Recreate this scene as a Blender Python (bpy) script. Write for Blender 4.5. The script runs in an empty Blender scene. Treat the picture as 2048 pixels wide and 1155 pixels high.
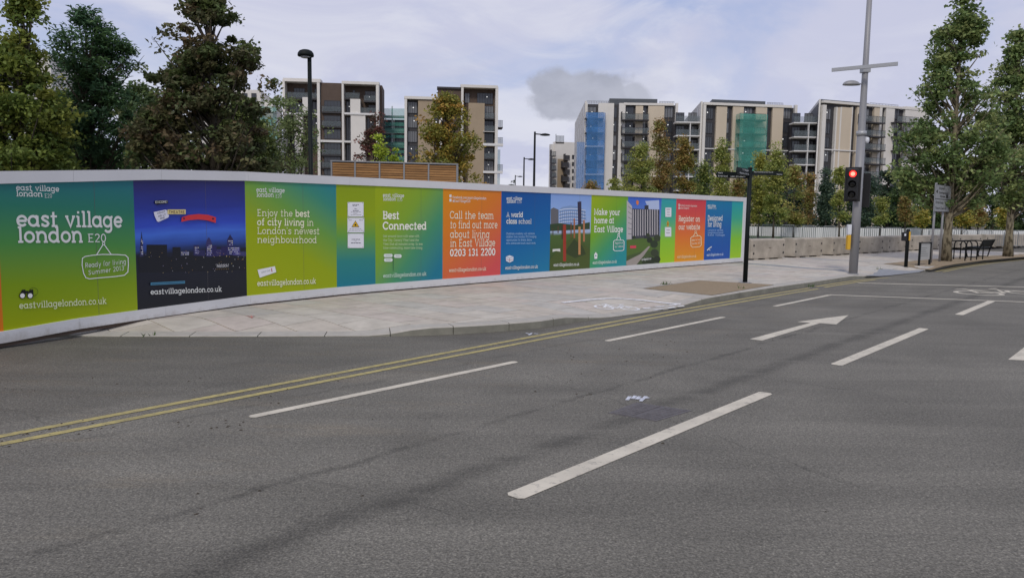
import bpy, math, random
import numpy as np
from mathutils import Vector, Matrix

# ------------------------------------------------------------------ camera, sky, sun, exposure
random.seed(7)
rng = np.random.default_rng(11)
sc = bpy.context.scene
col = sc.collection
W_PX, H_PX, F_PX, CAM_H = 2048.0, 1155.0, 1500.0, 1.75
PITCH, ROLL = math.radians(5.7), math.radians(0.85)
_fw = np.array([0, math.cos(PITCH), -math.sin(PITCH)])
_r0 = np.array([1.0, 0, 0]); _u0 = np.array([0, math.sin(PITCH), math.cos(PITCH)])
_rt = math.cos(ROLL) * _r0 + math.sin(ROLL) * _u0
_up = math.cos(ROLL) * _u0 - math.sin(ROLL) * _r0
CAM = np.array([0, 0, CAM_H])
cd = bpy.data.cameras.new('camera'); cam = bpy.data.objects.new('camera', cd); col.objects.link(cam)
cd.sensor_fit = 'HORIZONTAL'; cd.sensor_width = 36.0; cd.lens = 36.0 * F_PX / W_PX
cd.clip_start = 0.05; cd.clip_end = 6000
cam.matrix_world = Matrix(((_rt[0], _up[0], -_fw[0], 0), (_rt[1], _up[1], -_fw[1], 0), (_rt[2], _up[2], -_fw[2], CAM_H), (0, 0, 0, 1)))
sc.camera = cam
sc.view_settings.view_transform = 'Standard'; sc.view_settings.look = 'None'
sc.view_settings.exposure = 0.0; sc.view_settings.gamma = 1.0
sc.view_settings.use_curve_mapping = False
try:
    sc.cycles.use_denoising = True
except Exception:
    pass

SUN_EL, SUN_AZ = math.radians(44), math.radians(192)     # azimuth from +Y clockwise: behind the camera
sl = bpy.data.lights.new('sun', 'SUN'); sl.energy = 1.5; sl.angle = math.radians(10); sl.color = (1.0, 0.93, 0.82)
sun = bpy.data.objects.new('sun', sl); col.objects.link(sun)
_sd = Vector((math.sin(SUN_AZ) * math.cos(SUN_EL), math.cos(SUN_AZ) * math.cos(SUN_EL), math.sin(SUN_EL)))
sun.rotation_euler = _sd.to_track_quat('Z', 'Y').to_euler()

world = bpy.data.worlds.new('World'); sc.world = world; world.use_nodes = True
nt = world.node_tree; N = nt.nodes; L = nt.links; N.clear()
out = N.new('ShaderNodeOutputWorld'); bg = N.new('ShaderNodeBackground'); bg.inputs['Strength'].default_value = 0.1
L.new(bg.outputs[0], out.inputs[0])
sky = N.new('ShaderNodeTexSky'); sky.sky_type = 'NISHITA'; sky.sun_disc = False
sky.sun_elevation = SUN_EL; sky.sun_rotation = SUN_AZ
geo = N.new('ShaderNodeTexCoord')
def wmath(op, a, b=None, clamp=False):
    n = N.new('ShaderNodeMath'); n.operation = op; n.use_clamp = clamp
    for i, v in enumerate((a, b)):
        if v is None: continue
        if isinstance(v, (int, float)): n.inputs[i].default_value = v
        else: L.new(v, n.inputs[i])
    return n.outputs[0]
def wnoise(scale, detail, rough, dist, stretch, off=(0, 0, 0)):
    m = N.new('ShaderNodeMapping'); m.inputs['Scale'].default_value = stretch; m.inputs['Location'].default_value = off
    L.new(geo.outputs['Generated'], m.inputs['Vector'])
    n = N.new('ShaderNodeTexNoise'); n.inputs['Scale'].default_value = scale; n.inputs['Detail'].default_value = detail
    n.inputs['Roughness'].default_value = rough; n.inputs['Distortion'].default_value = dist
    L.new(m.outputs[0], n.inputs['Vector']); return n.outputs['Fac']
def wramp(fac, p0, p1):
    r = N.new('ShaderNodeValToRGB'); r.color_ramp.elements[0].position = p0; r.color_ramp.elements[1].position = p1
    r.color_ramp.interpolation = 'EASE'; L.new(fac, r.inputs[0]); return r.outputs[0]
def wmix(fac, a, b):
    n = N.new('ShaderNodeMix'); n.data_type = 'RGBA'
    L.new(fac, n.inputs['Factor'])
    for k, v in (('A', a), ('B', b)):
        s = [i for i in n.inputs if i.name == k and i.type == 'RGBA'][0]
        if isinstance(v, tuple): s.default_value = (*v, 1)
        else: L.new(v, s)
    return [o for o in n.outputs if o.type == 'RGBA'][0]
# thin lavender overcast, paler streaks, some bluer gaps
n1 = wramp(wnoise(2.4, 7, 0.55, 0.6, (1, 1, 2.4), (0.9, 0.4, 0.2)), 0.34, 0.60)
n2 = wramp(wnoise(4.2, 8, 0.58, 0.8, (1, 1, 2.8), (3.1, 0.7, 1.2)), 0.45, 0.70)
blue = wmix(wramp(wnoise(0.9, 2, 0.5, 0, (1, 1, 1)), 0.0, 1.0), (4.6, 5.4, 8.4), (4.4, 5.0, 7.9))
bsk = N.new('ShaderNodeMix'); bsk.data_type = 'RGBA'; bsk.inputs['Factor'].default_value = 0.35
L.new(blue, [i for i in bsk.inputs if i.name == 'A' and i.type == 'RGBA'][0])
L.new(sky.outputs[0], [i for i in bsk.inputs if i.name == 'B' and i.type == 'RGBA'][0])
c1 = wmix(n1, [o for o in bsk.outputs if o.type == 'RGBA'][0], (5.75, 5.95, 7.55))
c2 = wmix(wmath('MULTIPLY', n2, 0.8), c1, (7.0, 7.15, 8.2))
# low puffy clouds near the horizon
sep = N.new('ShaderNodeSeparateXYZ'); L.new(geo.outputs['Generated'], sep.inputs[0])
low = wmath('SUBTRACT', 1.0, wmath('MULTIPLY', wmath('ABSOLUTE', sep.outputs['Z']), 4.6), True)
pf = wmath('MULTIPLY', wramp(wnoise(10, 8, 0.58, 0.3, (1, 1, 2.0), (1.3, 2.2, 0.4)), 0.42, 0.58), low, True)
pg = wmath('MULTIPLY', wramp(wnoise(7, 8, 0.6, 0.4, (1, 1, 2.2), (5.2, 0.9, 2.4)), 0.5, 0.66), low, True)
c2 = wmix(wmath('MULTIPLY', pg, 0.75), c2, (4.7, 4.9, 5.8))
c3 = wmix(wmath('MULTIPLY', pf, 0.7), c2, (8.4, 8.5, 9.0))
# one grey cumulus over the roofs
def dirn(px, py):
    d = _fw * F_PX + _rt * (px - W_PX / 2) - _up * (py - H_PX / 2)
    return d / np.linalg.norm(d)
def cloud_mask(px, py, sx, sz, seed, soft=0.5):
    d = dirn(px, py)
    sub = N.new('ShaderNodeVectorMath'); sub.operation = 'SUBTRACT'; L.new(geo.outputs['Generated'], sub.inputs[0]); sub.inputs[1].default_value = tuple(d)
    sq = N.new('ShaderNodeVectorMath'); sq.operation = 'MULTIPLY'; L.new(sub.outputs[0], sq.inputs[0]); sq.inputs[1].default_value = (1 / sx, 1 / sx, 1 / sz)
    ln = N.new('ShaderNodeVectorMath'); ln.operation = 'LENGTH'; L.new(sq.outputs[0], ln.inputs[0])
    nn = wnoise(11, 9, 0.62, 0.2, (1, 1, 1.2), (seed, seed * 2, 0.5))
    v = wmath('SUBTRACT', wmath('ADD', 1.05, wmath('MULTIPLY', wmath('SUBTRACT', nn, 0.5), 1.7)), ln.outputs['Value'])
    return wmath('MULTIPLY', wramp(v, 0.0, soft), 1.0)
g1 = wmath('MAXIMUM', cloud_mask(1118, 176, 0.042, 0.024, 5.1, 0.34), wmath('MAXIMUM', cloud_mask(1190, 180, 0.055, 0.032, 5.1, 0.34), cloud_mask(1165, 205, 0.085, 0.024, 5.1, 0.34)))
g1 = wmath('MAXIMUM', g1, wmath('MULTIPLY', cloud_mask(1255, 196, 0.036, 0.022, 5.1, 0.34), 0.85))
gcol = wmix(wramp(wnoise(16, 6, 0.6, 0.2, (1, 1, 1.6), (2.0, 1.0, 0.3)), 0.3, 0.7), (3.7, 3.9, 4.7), (4.6, 4.8, 5.7))
c4 = wmix(wmath('MULTIPLY', g1, 0.9), c3, gcol)
L.new(c4, bg.inputs['Color'])

# ------------------------------------------------------------------ geometry helpers
def ray(px, py):
    return dirn(px, py)
def gnd(px, py, z=0.0):
    d = ray(px, py); return CAM + d * ((z - CAM_H) / d[2])
def atY(px, py, Y):
    d = ray(px, py); return CAM + d * (Y / d[1])
def proj(P):
    v = np.asarray(P) - CAM; z = v @ _fw
    return W_PX / 2 + F_PX * (v @ _rt) / z, H_PX / 2 - F_PX * (v @ _up) / z
def baseXY(px, Y):
    """foot of a vertical that shows near px (at the horizon) at depth Y"""
    p = atY(px, 427 + 0.0148 * (px - 1024), Y); return p[0], p[1]
def lin(c):
    return tuple((x / 255 / 12.92) if x / 255 <= 0.04045 else ((x / 255 + 0.055) / 1.055) ** 2.4 for x in c)

class MB:
    def __init__(s): s.v = []; s.f = []; s.c = []; s.uv = {}
    def add(s, verts, faces, c=None):
        o = len(s.v); s.v += [tuple(float(q) for q in p) for p in verts]
        for f in faces: s.f.append(tuple(i + o for i in f)); s.c.append(c)
    def quad(s, a, b, c_, d, c=None): s.add([a, b, c_, d], [(0, 1, 2, 3)], c)
    def box(s, p0, p1, c=None):
        (x0, y0, z0), (x1, y1, z1) = p0, p1
        s.frame_box((x0, y0, z0), (1, 0, 0), (0, 1, 0), (0, 0, 1), x1 - x0, y1 - y0, z1 - z0, c)
    def frame_box(s, o, ex, ey, ez, lx, ly, lz, c=None):
        o = np.array(o, float); ex = np.array(ex, float) * lx; ey = np.array(ey, float) * ly; ez = np.array(ez, float) * lz
        P = [o, o + ex, o + ex + ey, o + ey]; P += [p + ez for p in P]
        fs = [(0, 3, 2, 1), (4, 5, 6, 7), (0, 1, 5, 4), (1, 2, 6, 5), (2, 3, 7, 6), (3, 0, 4, 7)]
        if np.dot(np.cross(ex, ey), ez) < 0: fs = [tuple(reversed(f)) for f in fs]
        s.add(P, fs, c)
    def tube(s, path, rad, n=8, cap=True, c=None):
        path = [np.array(p, float) for p in path]
        if isinstance(rad, (int, float)): rad = [rad] * len(path)
        vs = []; fs = []
        ref = None
        for i, p in enumerate(path):
            t = path[min(i + 1, len(path) - 1)] - path[max(i - 1, 0)]
            t = t / (np.linalg.norm(t) + 1e-9)
            if ref is None:
                ref = np.array([1.0, 0, 0]) if abs(t[0]) < 0.8 else np.array([0, 1.0, 0])
            a = np.cross(t, ref); a /= np.linalg.norm(a) + 1e-9; b = np.cross(t, a); ref = np.cross(a, t) * -1 if False else ref
            for k in range(n):
                an = 2 * math.pi * k / n
                vs.append(p + rad[i] * (math.cos(an) * a + math.sin(an) * b))
        for i in range(len(path) - 1):
            for k in range(n):
                k2 = (k + 1) % n
                fs.append((i * n + k, i * n + k2, (i + 1) * n + k2, (i + 1) * n + k))
        if cap:
            fs.append(tuple(reversed(range(n)))); fs.append(tuple((len(path) - 1) * n + k for k in range(n)))
        s.add(vs, fs, c)
    def prism(s, poly, z0, z1, c=None):
        n = len(poly)
        vs = [(p[0], p[1], z0) for p in poly] + [(p[0], p[1], z1) for p in poly]
        fs = [tuple(reversed(range(n))), tuple(range(n, 2 * n))] + [(i, (i + 1) % n, n + (i + 1) % n, n + i) for i in range(n)]
        s.add(vs, fs, c)
    def lathe(s, prof, centre, n=16, axis=(0, 0, 1), c=None):
        ax = np.array(axis, float); ax /= np.linalg.norm(ax)
        a = np.cross(ax, (1, 0, 0) if abs(ax[0]) < 0.8 else (0, 1, 0)); a /= np.linalg.norm(a); b = np.cross(ax, a)
        vs = []; fs = []
        for (r, h) in prof:
            for k in range(n):
                an = 2 * math.pi * k / n
                vs.append(np.array(centre) + ax * h + r * (math.cos(an) * a + math.sin(an) * b))
        for i in range(len(prof) - 1):
            for k in range(n):
                k2 = (k + 1) % n; fs.append((i * n + k, i * n + k2, (i + 1) * n + k2, (i + 1) * n + k))
        fs.append(tuple(reversed(range(n)))); fs.append(tuple((len(prof) - 1) * n + k for k in range(n)))
        s.add(vs, fs, c)
    def build(s, name, mat, parent=None, smooth=False):
        """one mesh object; coordinates are world ones, taken relative to the root of the parent chain"""
        off = np.zeros(3)
        r = parent
        while r is not None:
            off += np.array(r.location); r = r.parent
        me = bpy.data.meshes.new(name)
        me.from_pydata([(x - off[0], y - off[1], z - off[2]) for x, y, z in s.v], [], s.f)
        mats = mat if isinstance(mat, (list, tuple)) else [mat]
        for m in mats: me.materials.append(m)
        if any(c is not None for c in s.c):
            ca = me.color_attributes.new('ink', 'FLOAT_COLOR', 'CORNER')
            arr = np.ones((len(me.loops), 4), np.float32); i = 0
            for f, c in zip(s.f, s.c):
                k = len(f); arr[i:i + k, :3] = c if c is not None else (0.8, 0.8, 0.8); i += k
            ca.data.foreach_set('color', arr.ravel())
        if smooth: me.shade_smooth()
        me.update()
        o = bpy.data.objects.new(name, me); col.objects.link(o)
        if parent is not None: o.parent = parent
        return o

def bevel(o, w, seg=2):
    m = o.modifiers.new('bevel', 'BEVEL'); m.width = w; m.segments = seg; m.limit_method = 'ANGLE'; m.angle_limit = math.radians(40)
def empty(name, loc):
    o = bpy.data.objects.new(name, None); col.objects.link(o); o.location = tuple(float(x) for x in loc); return o
def tag(o, label, cat, group=None):
    o['label'] = label; o['category'] = cat
    if group: o['group'] = group
    return o
def struct(o): o['kind'] = 'structure'; return o

# ------------------------------------------------------------------ materials
def mat(name, base=(0.5, 0.5, 0.5), *a_, world=False, **k_):
    m = mat_(name, base, *a_, **k_)
    if world:      # grain fixed to the place, so copies differ
        t = m.node_tree; g_ = t.nodes.new('ShaderNodeNewGeometry')
        for l in [l for l in t.links if l.from_node.type == 'TEX_COORD']: t.links.new(g_.outputs['Position'], l.to_socket)
    return m
def mat_(name, base=(0.5, 0.5, 0.5), rough=0.6, metal=0.0, noise=0.0, nscale=8.0, bump=0.0, bscale=60.0, spec=0.4, alpha=1.0, emit=None, estr=0.0, stretch=(1, 1, 1)):
    m = bpy.data.materials.new(name); m.use_nodes = True
    t = m.node_tree; b = t.nodes['Principled BSDF']
    b.inputs['Base Color'].default_value = (*base, 1); b.inputs['Roughness'].default_value = rough
    b.inputs['Metallic'].default_value = metal; b.inputs['Specular IOR Level'].default_value = spec
    b.inputs['Alpha'].default_value = alpha
    if emit: b.inputs['Emission Color'].default_value = (*emit, 1); b.inputs['Emission Strength'].default_value = estr
    if noise or bump:
        tc = t.nodes.new('ShaderNodeTexCoord'); mp = t.nodes.new('ShaderNodeMapping'); mp.inputs['Scale'].default_value = stretch
        t.links.new(tc.outputs['Object'], mp.inputs[0])
    if noise:
        n = t.nodes.new('ShaderNodeTexNoise'); n.inputs['Scale'].default_value = nscale; n.inputs['Detail'].default_value = 6; n.inputs['Roughness'].default_value = 0.62
        t.links.new(mp.outputs[0], n.inputs['Vector'])
        r = t.nodes.new('ShaderNodeMapRange'); r.inputs['From Min'].default_value = 0.28; r.inputs['From Max'].default_value = 0.72
        r.inputs['To Min'].default_value = 1 - noise; r.inputs['To Max'].default_value = 1 + noise; t.links.new(n.outputs['Fac'], r.inputs[0])
        x = t.nodes.new('ShaderNodeVectorMath'); x.operation = 'SCALE'; x.inputs[0].default_value = base; t.links.new(r.outputs[0], x.inputs['Scale'])
        t.links.new(x.outputs[0], b.inputs['Base Color'])
    if bump:
        n = t.nodes.new('ShaderNodeTexNoise'); n.inputs['Scale'].default_value = bscale; n.inputs['Detail'].default_value = 4
        t.links.new(mp.outputs[0], n.inputs['Vector'])
        bp = t.nodes.new('ShaderNodeBump'); bp.inputs['Strength'].default_value = bump; bp.inputs['Distance'].default_value = 0.02
        t.links.new(n.outputs['Fac'], bp.inputs['Height']); t.links.new(bp.outputs[0], b.inputs['Normal'])
    return m

ROAD_A = math.radians(48.6)
EU = np.array([math.cos(ROAD_A), math.sin(ROAD_A)]); EV = np.array([-math.sin(ROAD_A), math.cos(ROAD_A)])
def UV(u, v): p = u * EU + v * EV; return p
def toUV(p): return float(p[0] * EU[0] + p[1] * EU[1]), float(p[0] * EV[0] + p[1] * EV[1])

def asphalt_material():
    m = bpy.data.materials.new('asphalt'); m.use_nodes = True; t = m.node_tree; Nn = t.nodes; Ll = t.links
    b = Nn['Principled BSDF']; b.inputs['Roughness'].default_value = 0.82; b.inputs['Specular IOR Level'].default_value = 0.35
    tc = Nn.new('ShaderNodeTexCoord')
    def mp(rot=0, scale=(1, 1, 1), loc=(0, 0, 0)):
        n = Nn.new('ShaderNodeMapping'); n.inputs['Rotation'].default_value = (0, 0, rot); n.inputs['Scale'].default_value = scale; n.inputs['Location'].default_value = loc
        Ll.new(tc.outputs['Object'], n.inputs[0]); return n.outputs[0]
    def noise(v, s, d=5, r=0.6, dist=0.0):
        n = Nn.new('ShaderNodeTexNoise'); n.inputs['Scale'].default_value = s; n.inputs['Detail'].default_value = d; n.inputs['Roughness'].default_value = r; n.inputs['Distortion'].default_value = dist
        Ll.new(v, n.inputs['Vector']); return n.outputs['Fac']
    def mth(op, a, c=None, clamp=False):
        n = Nn.new('ShaderNodeMath'); n.operation = op; n.use_clamp = clamp
        for i, v in enumerate((a, c)):
            if v is None: continue
            if isinstance(v, (int, float)): n.inputs[i].default_value = v
            else: Ll.new(v, n.inputs[i])
        return n.outputs[0]
    def rng_(f, a, c, lo, hi):
        n = Nn.new('ShaderNodeMapRange'); n.interpolation_type = 'SMOOTHSTEP'
        for k, v in zip(('From Min', 'From Max', 'To Min', 'To Max'), (a, c, lo, hi)): n.inputs[k].default_value = v
        Ll.new(f, n.inputs[0]); return n.outputs[0]
    obj = tc.outputs['Object']
    roadv = mp(-ROAD_A)                                   # x along the road, y across
    sp = Nn.new('ShaderNodeSeparateXYZ'); Ll.new(roadv, sp.inputs[0]); U, V = sp.outputs[0], sp.outputs[1]
    fine = noise(obj, 70, 3, 0.75); mid = noise(obj, 30, 5, 0.7); big = noise(obj, 0.55, 5, 0.6, 0.6)
    streak = noise(mp(-ROAD_A, (0.16, 1.5, 1)), 1.3, 5, 0.6, 0.4)
    vor = Nn.new('ShaderNodeTexVoronoi'); vor.inputs['Scale'].default_value = 62; Ll.new(obj, vor.inputs['Vector'])
    val = mth('MULTIPLY', rng_(fine, 0.33, 0.67, 0.62, 1.38), rng_(mid, 0.32, 0.68, 0.78, 1.22))
    val = mth('MULTIPLY', val, rng_(big, 0.3, 0.7, 0.88, 1.12))
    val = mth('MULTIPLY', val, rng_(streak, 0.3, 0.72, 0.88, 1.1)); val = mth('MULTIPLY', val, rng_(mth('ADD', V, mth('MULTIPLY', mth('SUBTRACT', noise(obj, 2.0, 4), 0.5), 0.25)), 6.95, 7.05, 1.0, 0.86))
    agg = rng_(vor.outputs['Distance'], 0.0, 0.55, 1.22, 0.80); val = mth('MULTIPLY', val, agg)
    wob = mth('MULTIPLY', mth('SUBTRACT', noise(obj, 1.1, 4), 0.5), 0.28)
    wob2 = mth('MULTIPLY', mth('SUBTRACT', noise(obj, 9, 4), 0.5), 0.12)
    Vw = mth('ADD', V, mth('ADD', wob, wob2))
    for v0, w, dk, brk in ((3.44, 0.19, 0.34, 0.30), (4.2, 0.07, 0.34, 0.36), (2.15, 0.05, 0.16, 0.5), (6.12, 0.07, 0.22, 0.40), (5.1, 0.4, -0.07, 0.3), (1.2, 0.5, -0.06, 0.3), (-0.4, 0.4, 0.08, 0.35)):
        d = mth('ABSOLUTE', mth('SUBTRACT', Vw, v0))
        k = rng_(d, 0.0, w, 1.0, 0.0)
        pat = rng_(noise(mp(-ROAD_A, (0.5, 2.2, 1), (v0 * 3, 0, 0)), 1.6, 5, 0.62), brk, brk + 0.22, 0.0, 1.0)
        val = mth('MULTIPLY', val, mth('SUBTRACT', 1.0, mth('MULTIPLY', mth('MULTIPLY', k, pat), dk)))
    # cracks and joints across the carriageway
    for u0, sl_ in ((3.0, 0.25), (5.6, -0.3), (7.9, 0.12), (11.5, -0.2)):
        dd = mth('ABSOLUTE', mth('SUBTRACT', mth('ADD', U, mth('ADD', mth('MULTIPLY', V, sl_), mth('MULTIPLY', wob, 2.0))), u0 + 3 * sl_))
        kk = mth('MULTIPLY', rng_(dd, 0.0, 0.02, 1.0, 0.0), rng_(noise(obj, 0.8, 3), 0.45, 0.6, 0, 1))
        val = mth('MULTIPLY', val, mth('SUBTRACT', 1.0, mth('MULTIPLY', kk, 0.3)))
    # dusty mud tracks
    dust = mth('MULTIPLY', rng_(noise(mp(-ROAD_A, (0.35, 1.6, 1), (4, 1, 0)), 1.9, 6, 0.66), 0.5, 0.72, 0, 1), rng_(V, 3.6, 5.2, 0.0, 1.0))
    cr = Nn.new('ShaderNodeMix'); cr.data_type = 'RGBA'
    A = [i for i in cr.inputs if i.name == 'A' and i.type == 'RGBA'][0]; B = [i for i in cr.inputs if i.name == 'B' and i.type == 'RGBA'][0]
    A.default_value = (0.184, 0.172, 0.142, 1); B.default_value = (0.235, 0.195, 0.135, 1)
    Ll.new(mth('MULTIPLY', dust, 0.42), cr.inputs['Factor'])
    sc_ = Nn.new('ShaderNodeVectorMath'); sc_.operation = 'SCALE'
    Ll.new([o for o in cr.outputs if o.type == 'RGBA'][0], sc_.inputs[0]); Ll.new(val, sc_.inputs['Scale'])
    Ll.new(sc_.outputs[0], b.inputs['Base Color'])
    h = mth('ADD', mth('MULTIPLY', fine, 0.5), mth('SUBTRACT', 1.0, vor.outputs['Distance']))
    bp = Nn.new('ShaderNodeBump'); bp.inputs['Strength'].default_value = 0.55; bp.inputs['Distance'].default_value = 0.008
    Ll.new(h, bp.inputs['Height']); Ll.new(bp.outputs[0], b.inputs['Normal'])
    return m

M = {}
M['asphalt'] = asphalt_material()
def worn_paint(name, c, under=(0.15, 0.145, 0.135), amount=0.35, sc_=(1, 1, 1)):
    m = bpy.data.materials.new(name); m.use_nodes = True; t = m.node_tree; b = t.nodes['Principled BSDF']; b.inputs['Roughness'].default_value = 0.7
    tc = t.nodes.new('ShaderNodeTexCoord'); n = t.nodes.new('ShaderNodeTexNoise'); n.inputs['Scale'].default_value = 14; n.inputs['Detail'].default_value = 9; n.inputs['Roughness'].default_value = 0.75
    t.links.new(tc.outputs['Object'], n.inputs['Vector'])
    r = t.nodes.new('ShaderNodeValToRGB'); r.color_ramp.elements[0].position = amount - 0.07; r.color_ramp.elements[1].position = amount + 0.12
    r.color_ramp.elements[0].color = (*under, 1); r.color_ramp.elements[1].color = (*c, 1)
    t.links.new(n.outputs['Fac'], r.inputs[0])
    n2 = t.nodes.new('ShaderNodeTexNoise'); n2.inputs['Scale'].default_value = 3; n2.inputs['Detail'].default_value = 5; t.links.new(tc.outputs['Object'], n2.inputs['Vector'])
    mr = t.nodes.new('ShaderNodeMapRange'); mr.inputs['From Min'].default_value = 0.3; mr.inputs['From Max'].default_value = 0.7; mr.inputs['To Min'].default_value = 0.82; mr.inputs['To Max'].default_value = 1.08
    t.links.new(n2.outputs['Fac'], mr.inputs[0])
    x = t.nodes.new('ShaderNodeVectorMath'); x.operation = 'SCALE'; t.links.new(r.outputs[0], x.inputs[0]); t.links.new(mr.outputs[0], x.inputs['Scale'])
    t.links.new(x.outputs[0], b.inputs['Base Color'])
    return m
M['white_paint'] = worn_paint('white_road_paint', (0.63, 0.575, 0.46), amount=0.34)
M['white_spray'] = worn_paint('white_spray_paint', (0.62, 0.64, 0.70), amount=0.40)
M['pave_paint'] = worn_paint('white_paint_on_paving', (0.80, 0.80, 0.80), under=(0.46, 0.42, 0.38), amount=0.40)
M['yellow_paint'] = worn_paint('yellow_road_paint', (0.46, 0.385, 0.14), under=(0.25, 0.215, 0.12), amount=0.42)
M['red_spray'] = worn_paint('red_spray_paint', (0.6, 0.05, 0.04), under=(0.5, 0.44, 0.38), amount=0.5)
M['soil'] = mat('soil', (0.10, 0.085, 0.055), 0.95, noise=0.4, nscale=3)
M['grass'] = mat('grass', (0.055, 0.10, 0.022), 0.9, noise=0.4, nscale=4, bump=0.6, bscale=40)
M['slab'] = [mat('paving_%s' % n, c, 0.8, noise=0.17, nscale=3.2, bump=0.12, bscale=120) for n, c in
             (('warm', (0.495, 0.445, 0.372)), ('pale', (0.52, 0.478, 0.405)), ('grey', (0.465, 0.438, 0.385)), ('pink', (0.50, 0.44, 0.378)))]
M['joint'] = mat('joint_sand', (0.085, 0.075, 0.06), 0.95, noise=0.3, nscale=20)
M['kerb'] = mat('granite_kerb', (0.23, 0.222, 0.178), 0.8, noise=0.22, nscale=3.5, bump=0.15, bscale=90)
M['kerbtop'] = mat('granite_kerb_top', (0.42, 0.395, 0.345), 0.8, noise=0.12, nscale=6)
M['gravel'] = mat('bound_gravel', (0.32, 0.245, 0.155), 0.95, noise=0.30, nscale=55, bump=0.8, bscale=110)
M['sett'] = mat('grey_setts', (0.26, 0.27, 0.285), 0.8, noise=0.15, nscale=9)
M['iron'] = mat('cast_iron', (0.125, 0.115, 0.115), 0.7, metal=0.1, noise=0.25, nscale=12, bump=0.5, bscale=50)
M['frame'] = mat('white_painted_ply', (0.68, 0.68, 0.68), 0.5, noise=0.035, nscale=1.7)
def splash(m, base):          # mud splashed up from the paving
    t = m.node_tree; b = t.nodes['Principled BSDF']; src = b.inputs['Base Color'].links[0].from_socket
    g_ = t.nodes.new('ShaderNodeNewGeometry'); sp = t.nodes.new('ShaderNodeSeparateXYZ'); t.links.new(g_.outputs['Position'], sp.inputs[0])
    n = t.nodes.new('ShaderNodeTexNoise'); n.inputs['Scale'].default_value = 7; n.inputs['Detail'].default_value = 8; n.inputs['Roughness'].default_value = 0.7; t.links.new(g_.outputs['Position'], n.inputs['Vector'])
    r = t.nodes.new('ShaderNodeMapRange'); r.inputs['From Min'].default_value = 0.08; r.inputs['From Max'].default_value = 0.30; r.inputs['To Min'].default_value = 0.30; r.inputs['To Max'].default_value = -0.25; t.links.new(sp.outputs['Z'], r.inputs[0])
    a = t.nodes.new('ShaderNodeMath'); a.operation = 'ADD'; t.links.new(n.outputs['Fac'], a.inputs[0]); t.links.new(r.outputs[0], a.inputs[1])
    k = t.nodes.new('ShaderNodeMapRange'); k.inputs['From Min'].default_value = 0.5; k.inputs['From Max'].default_value = 0.95; k.inputs['To Max'].default_value = 0.6; t.links.new(a.outputs[0], k.inputs[0])
    x = t.nodes.new('ShaderNodeMix'); x.data_type = 'RGBA'; t.links.new(k.outputs[0], x.inputs['Factor'])
    t.links.new(src, [i for i in x.inputs if i.name == 'A' and i.type == 'RGBA'][0]); [i for i in x.inputs if i.name == 'B' and i.type == 'RGBA'][0].default_value = (*base, 1)
    t.links.new([o for o in x.outputs if o.type == 'RGBA'][0], b.inputs['Base Color'])
splash(M['frame'], (0.30, 0.26, 0.20))
M['concrete'] = mat('concrete', (0.40, 0.355, 0.29), 0.9, noise=0.30, nscale=1.7, bump=0.3, bscale=25, world=True)
M['black_steel'] = mat('black_steel', (0.009, 0.011, 0.012), 0.6, spec=0.2)
M['dark_green_steel'] = mat('dark_green_steel', (0.008, 0.012, 0.012), 0.6, spec=0.2)
M['grey_steel'] = mat('galvanised_grey', (0.29, 0.29, 0.30), 0.5, metal=0.15, noise=0.07, nscale=2, stretch=(1, 1, 0.2))
M['alu'] = mat('grey_aluminium', (0.40, 0.41, 0.42), 0.45, metal=0.3)
M['black_plastic'] = mat('black_plastic', (0.014, 0.014, 0.015), 0.5)
M['lens_dark'] = mat('dark_lens', (0.02, 0.02, 0.018), 0.25)
M['red_light'] = mat('red_signal_light', (0.7, 0.02, 0.02), 0.3, emit=(1.0, 0.035, 0.03), estr=2.2)
M['red_core'] = mat('red_signal_core', (0.9, 0.3, 0.2), 0.3, emit=(1.0, 0.20, 0.14), estr=3.0)
M['yellow_plastic'] = mat('yellow_plastic', (0.65, 0.38, 0.03), 0.5)
M['white_plastic'] = mat('white_plastic', (0.66, 0.68, 0.72), 0.4)
M['sign_face'] = mat('sign_face', (0.34, 0.35, 0.36), 0.4)
M['board_face'] = mat('board_face', (0.40, 0.40, 0.38), 0.5)
M['timber'] = [mat('timber_%d' % i, c, 0.75, noise=0.25, nscale=3, stretch=(1, 1, 9)) for i, c in enumerate(((0.36, 0.19, 0.075), (0.42, 0.22, 0.085), (0.30, 0.155, 0.06)))]
def ink_material(name, rough=0.38):
    m = bpy.data.materials.new(name); m.use_nodes = True; t = m.node_tree; b = t.nodes['Principled BSDF']
    a = t.nodes.new('ShaderNodeVertexColor'); a.layer_name = 'ink'; t.links.new(a.outputs['Color'], b.inputs['Base Color']); b.inputs['Roughness'].default_value = rough
    b.inputs['Specular IOR Level'].default_value = 0.3
    return m
M['ink'] = ink_material('printed_ink')
M['mud'] = mat('dry_mud', (0.05, 0.04, 0.028), 0.95, noise=0.4, nscale=30)
M['bld_white'] = mat('cream_render', (0.72, 0.69, 0.64), 0.8, noise=0.05, nscale=0.4)
M['bld_cream'] = mat('sand_cladding', (0.60, 0.51, 0.39), 0.8, noise=0.05, nscale=0.5, stretch=(1, 1, 0.3))
M['bld_tan'] = mat('tan_cladding', (0.37, 0.29, 0.20), 0.8, noise=0.06, nscale=0.5)
M['bld_brown'] = mat('brown_brick', (0.105, 0.075, 0.058), 0.85, noise=0.12, nscale=2)
M['bld_dark'] = mat('dark_panel', (0.05, 0.048, 0.052), 0.6, noise=0.1, nscale=1)
M['roof_grey'] = mat('grey_roof_metal', (0.085, 0.095, 0.105), 0.5)
M['glass'] = mat('window_glass', (0.045, 0.05, 0.06), 0.08, spec=0.6)
M['glass_light'] = mat('window_glass_curtained', (0.16, 0.165, 0.175), 0.15, spec=0.6)
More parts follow.
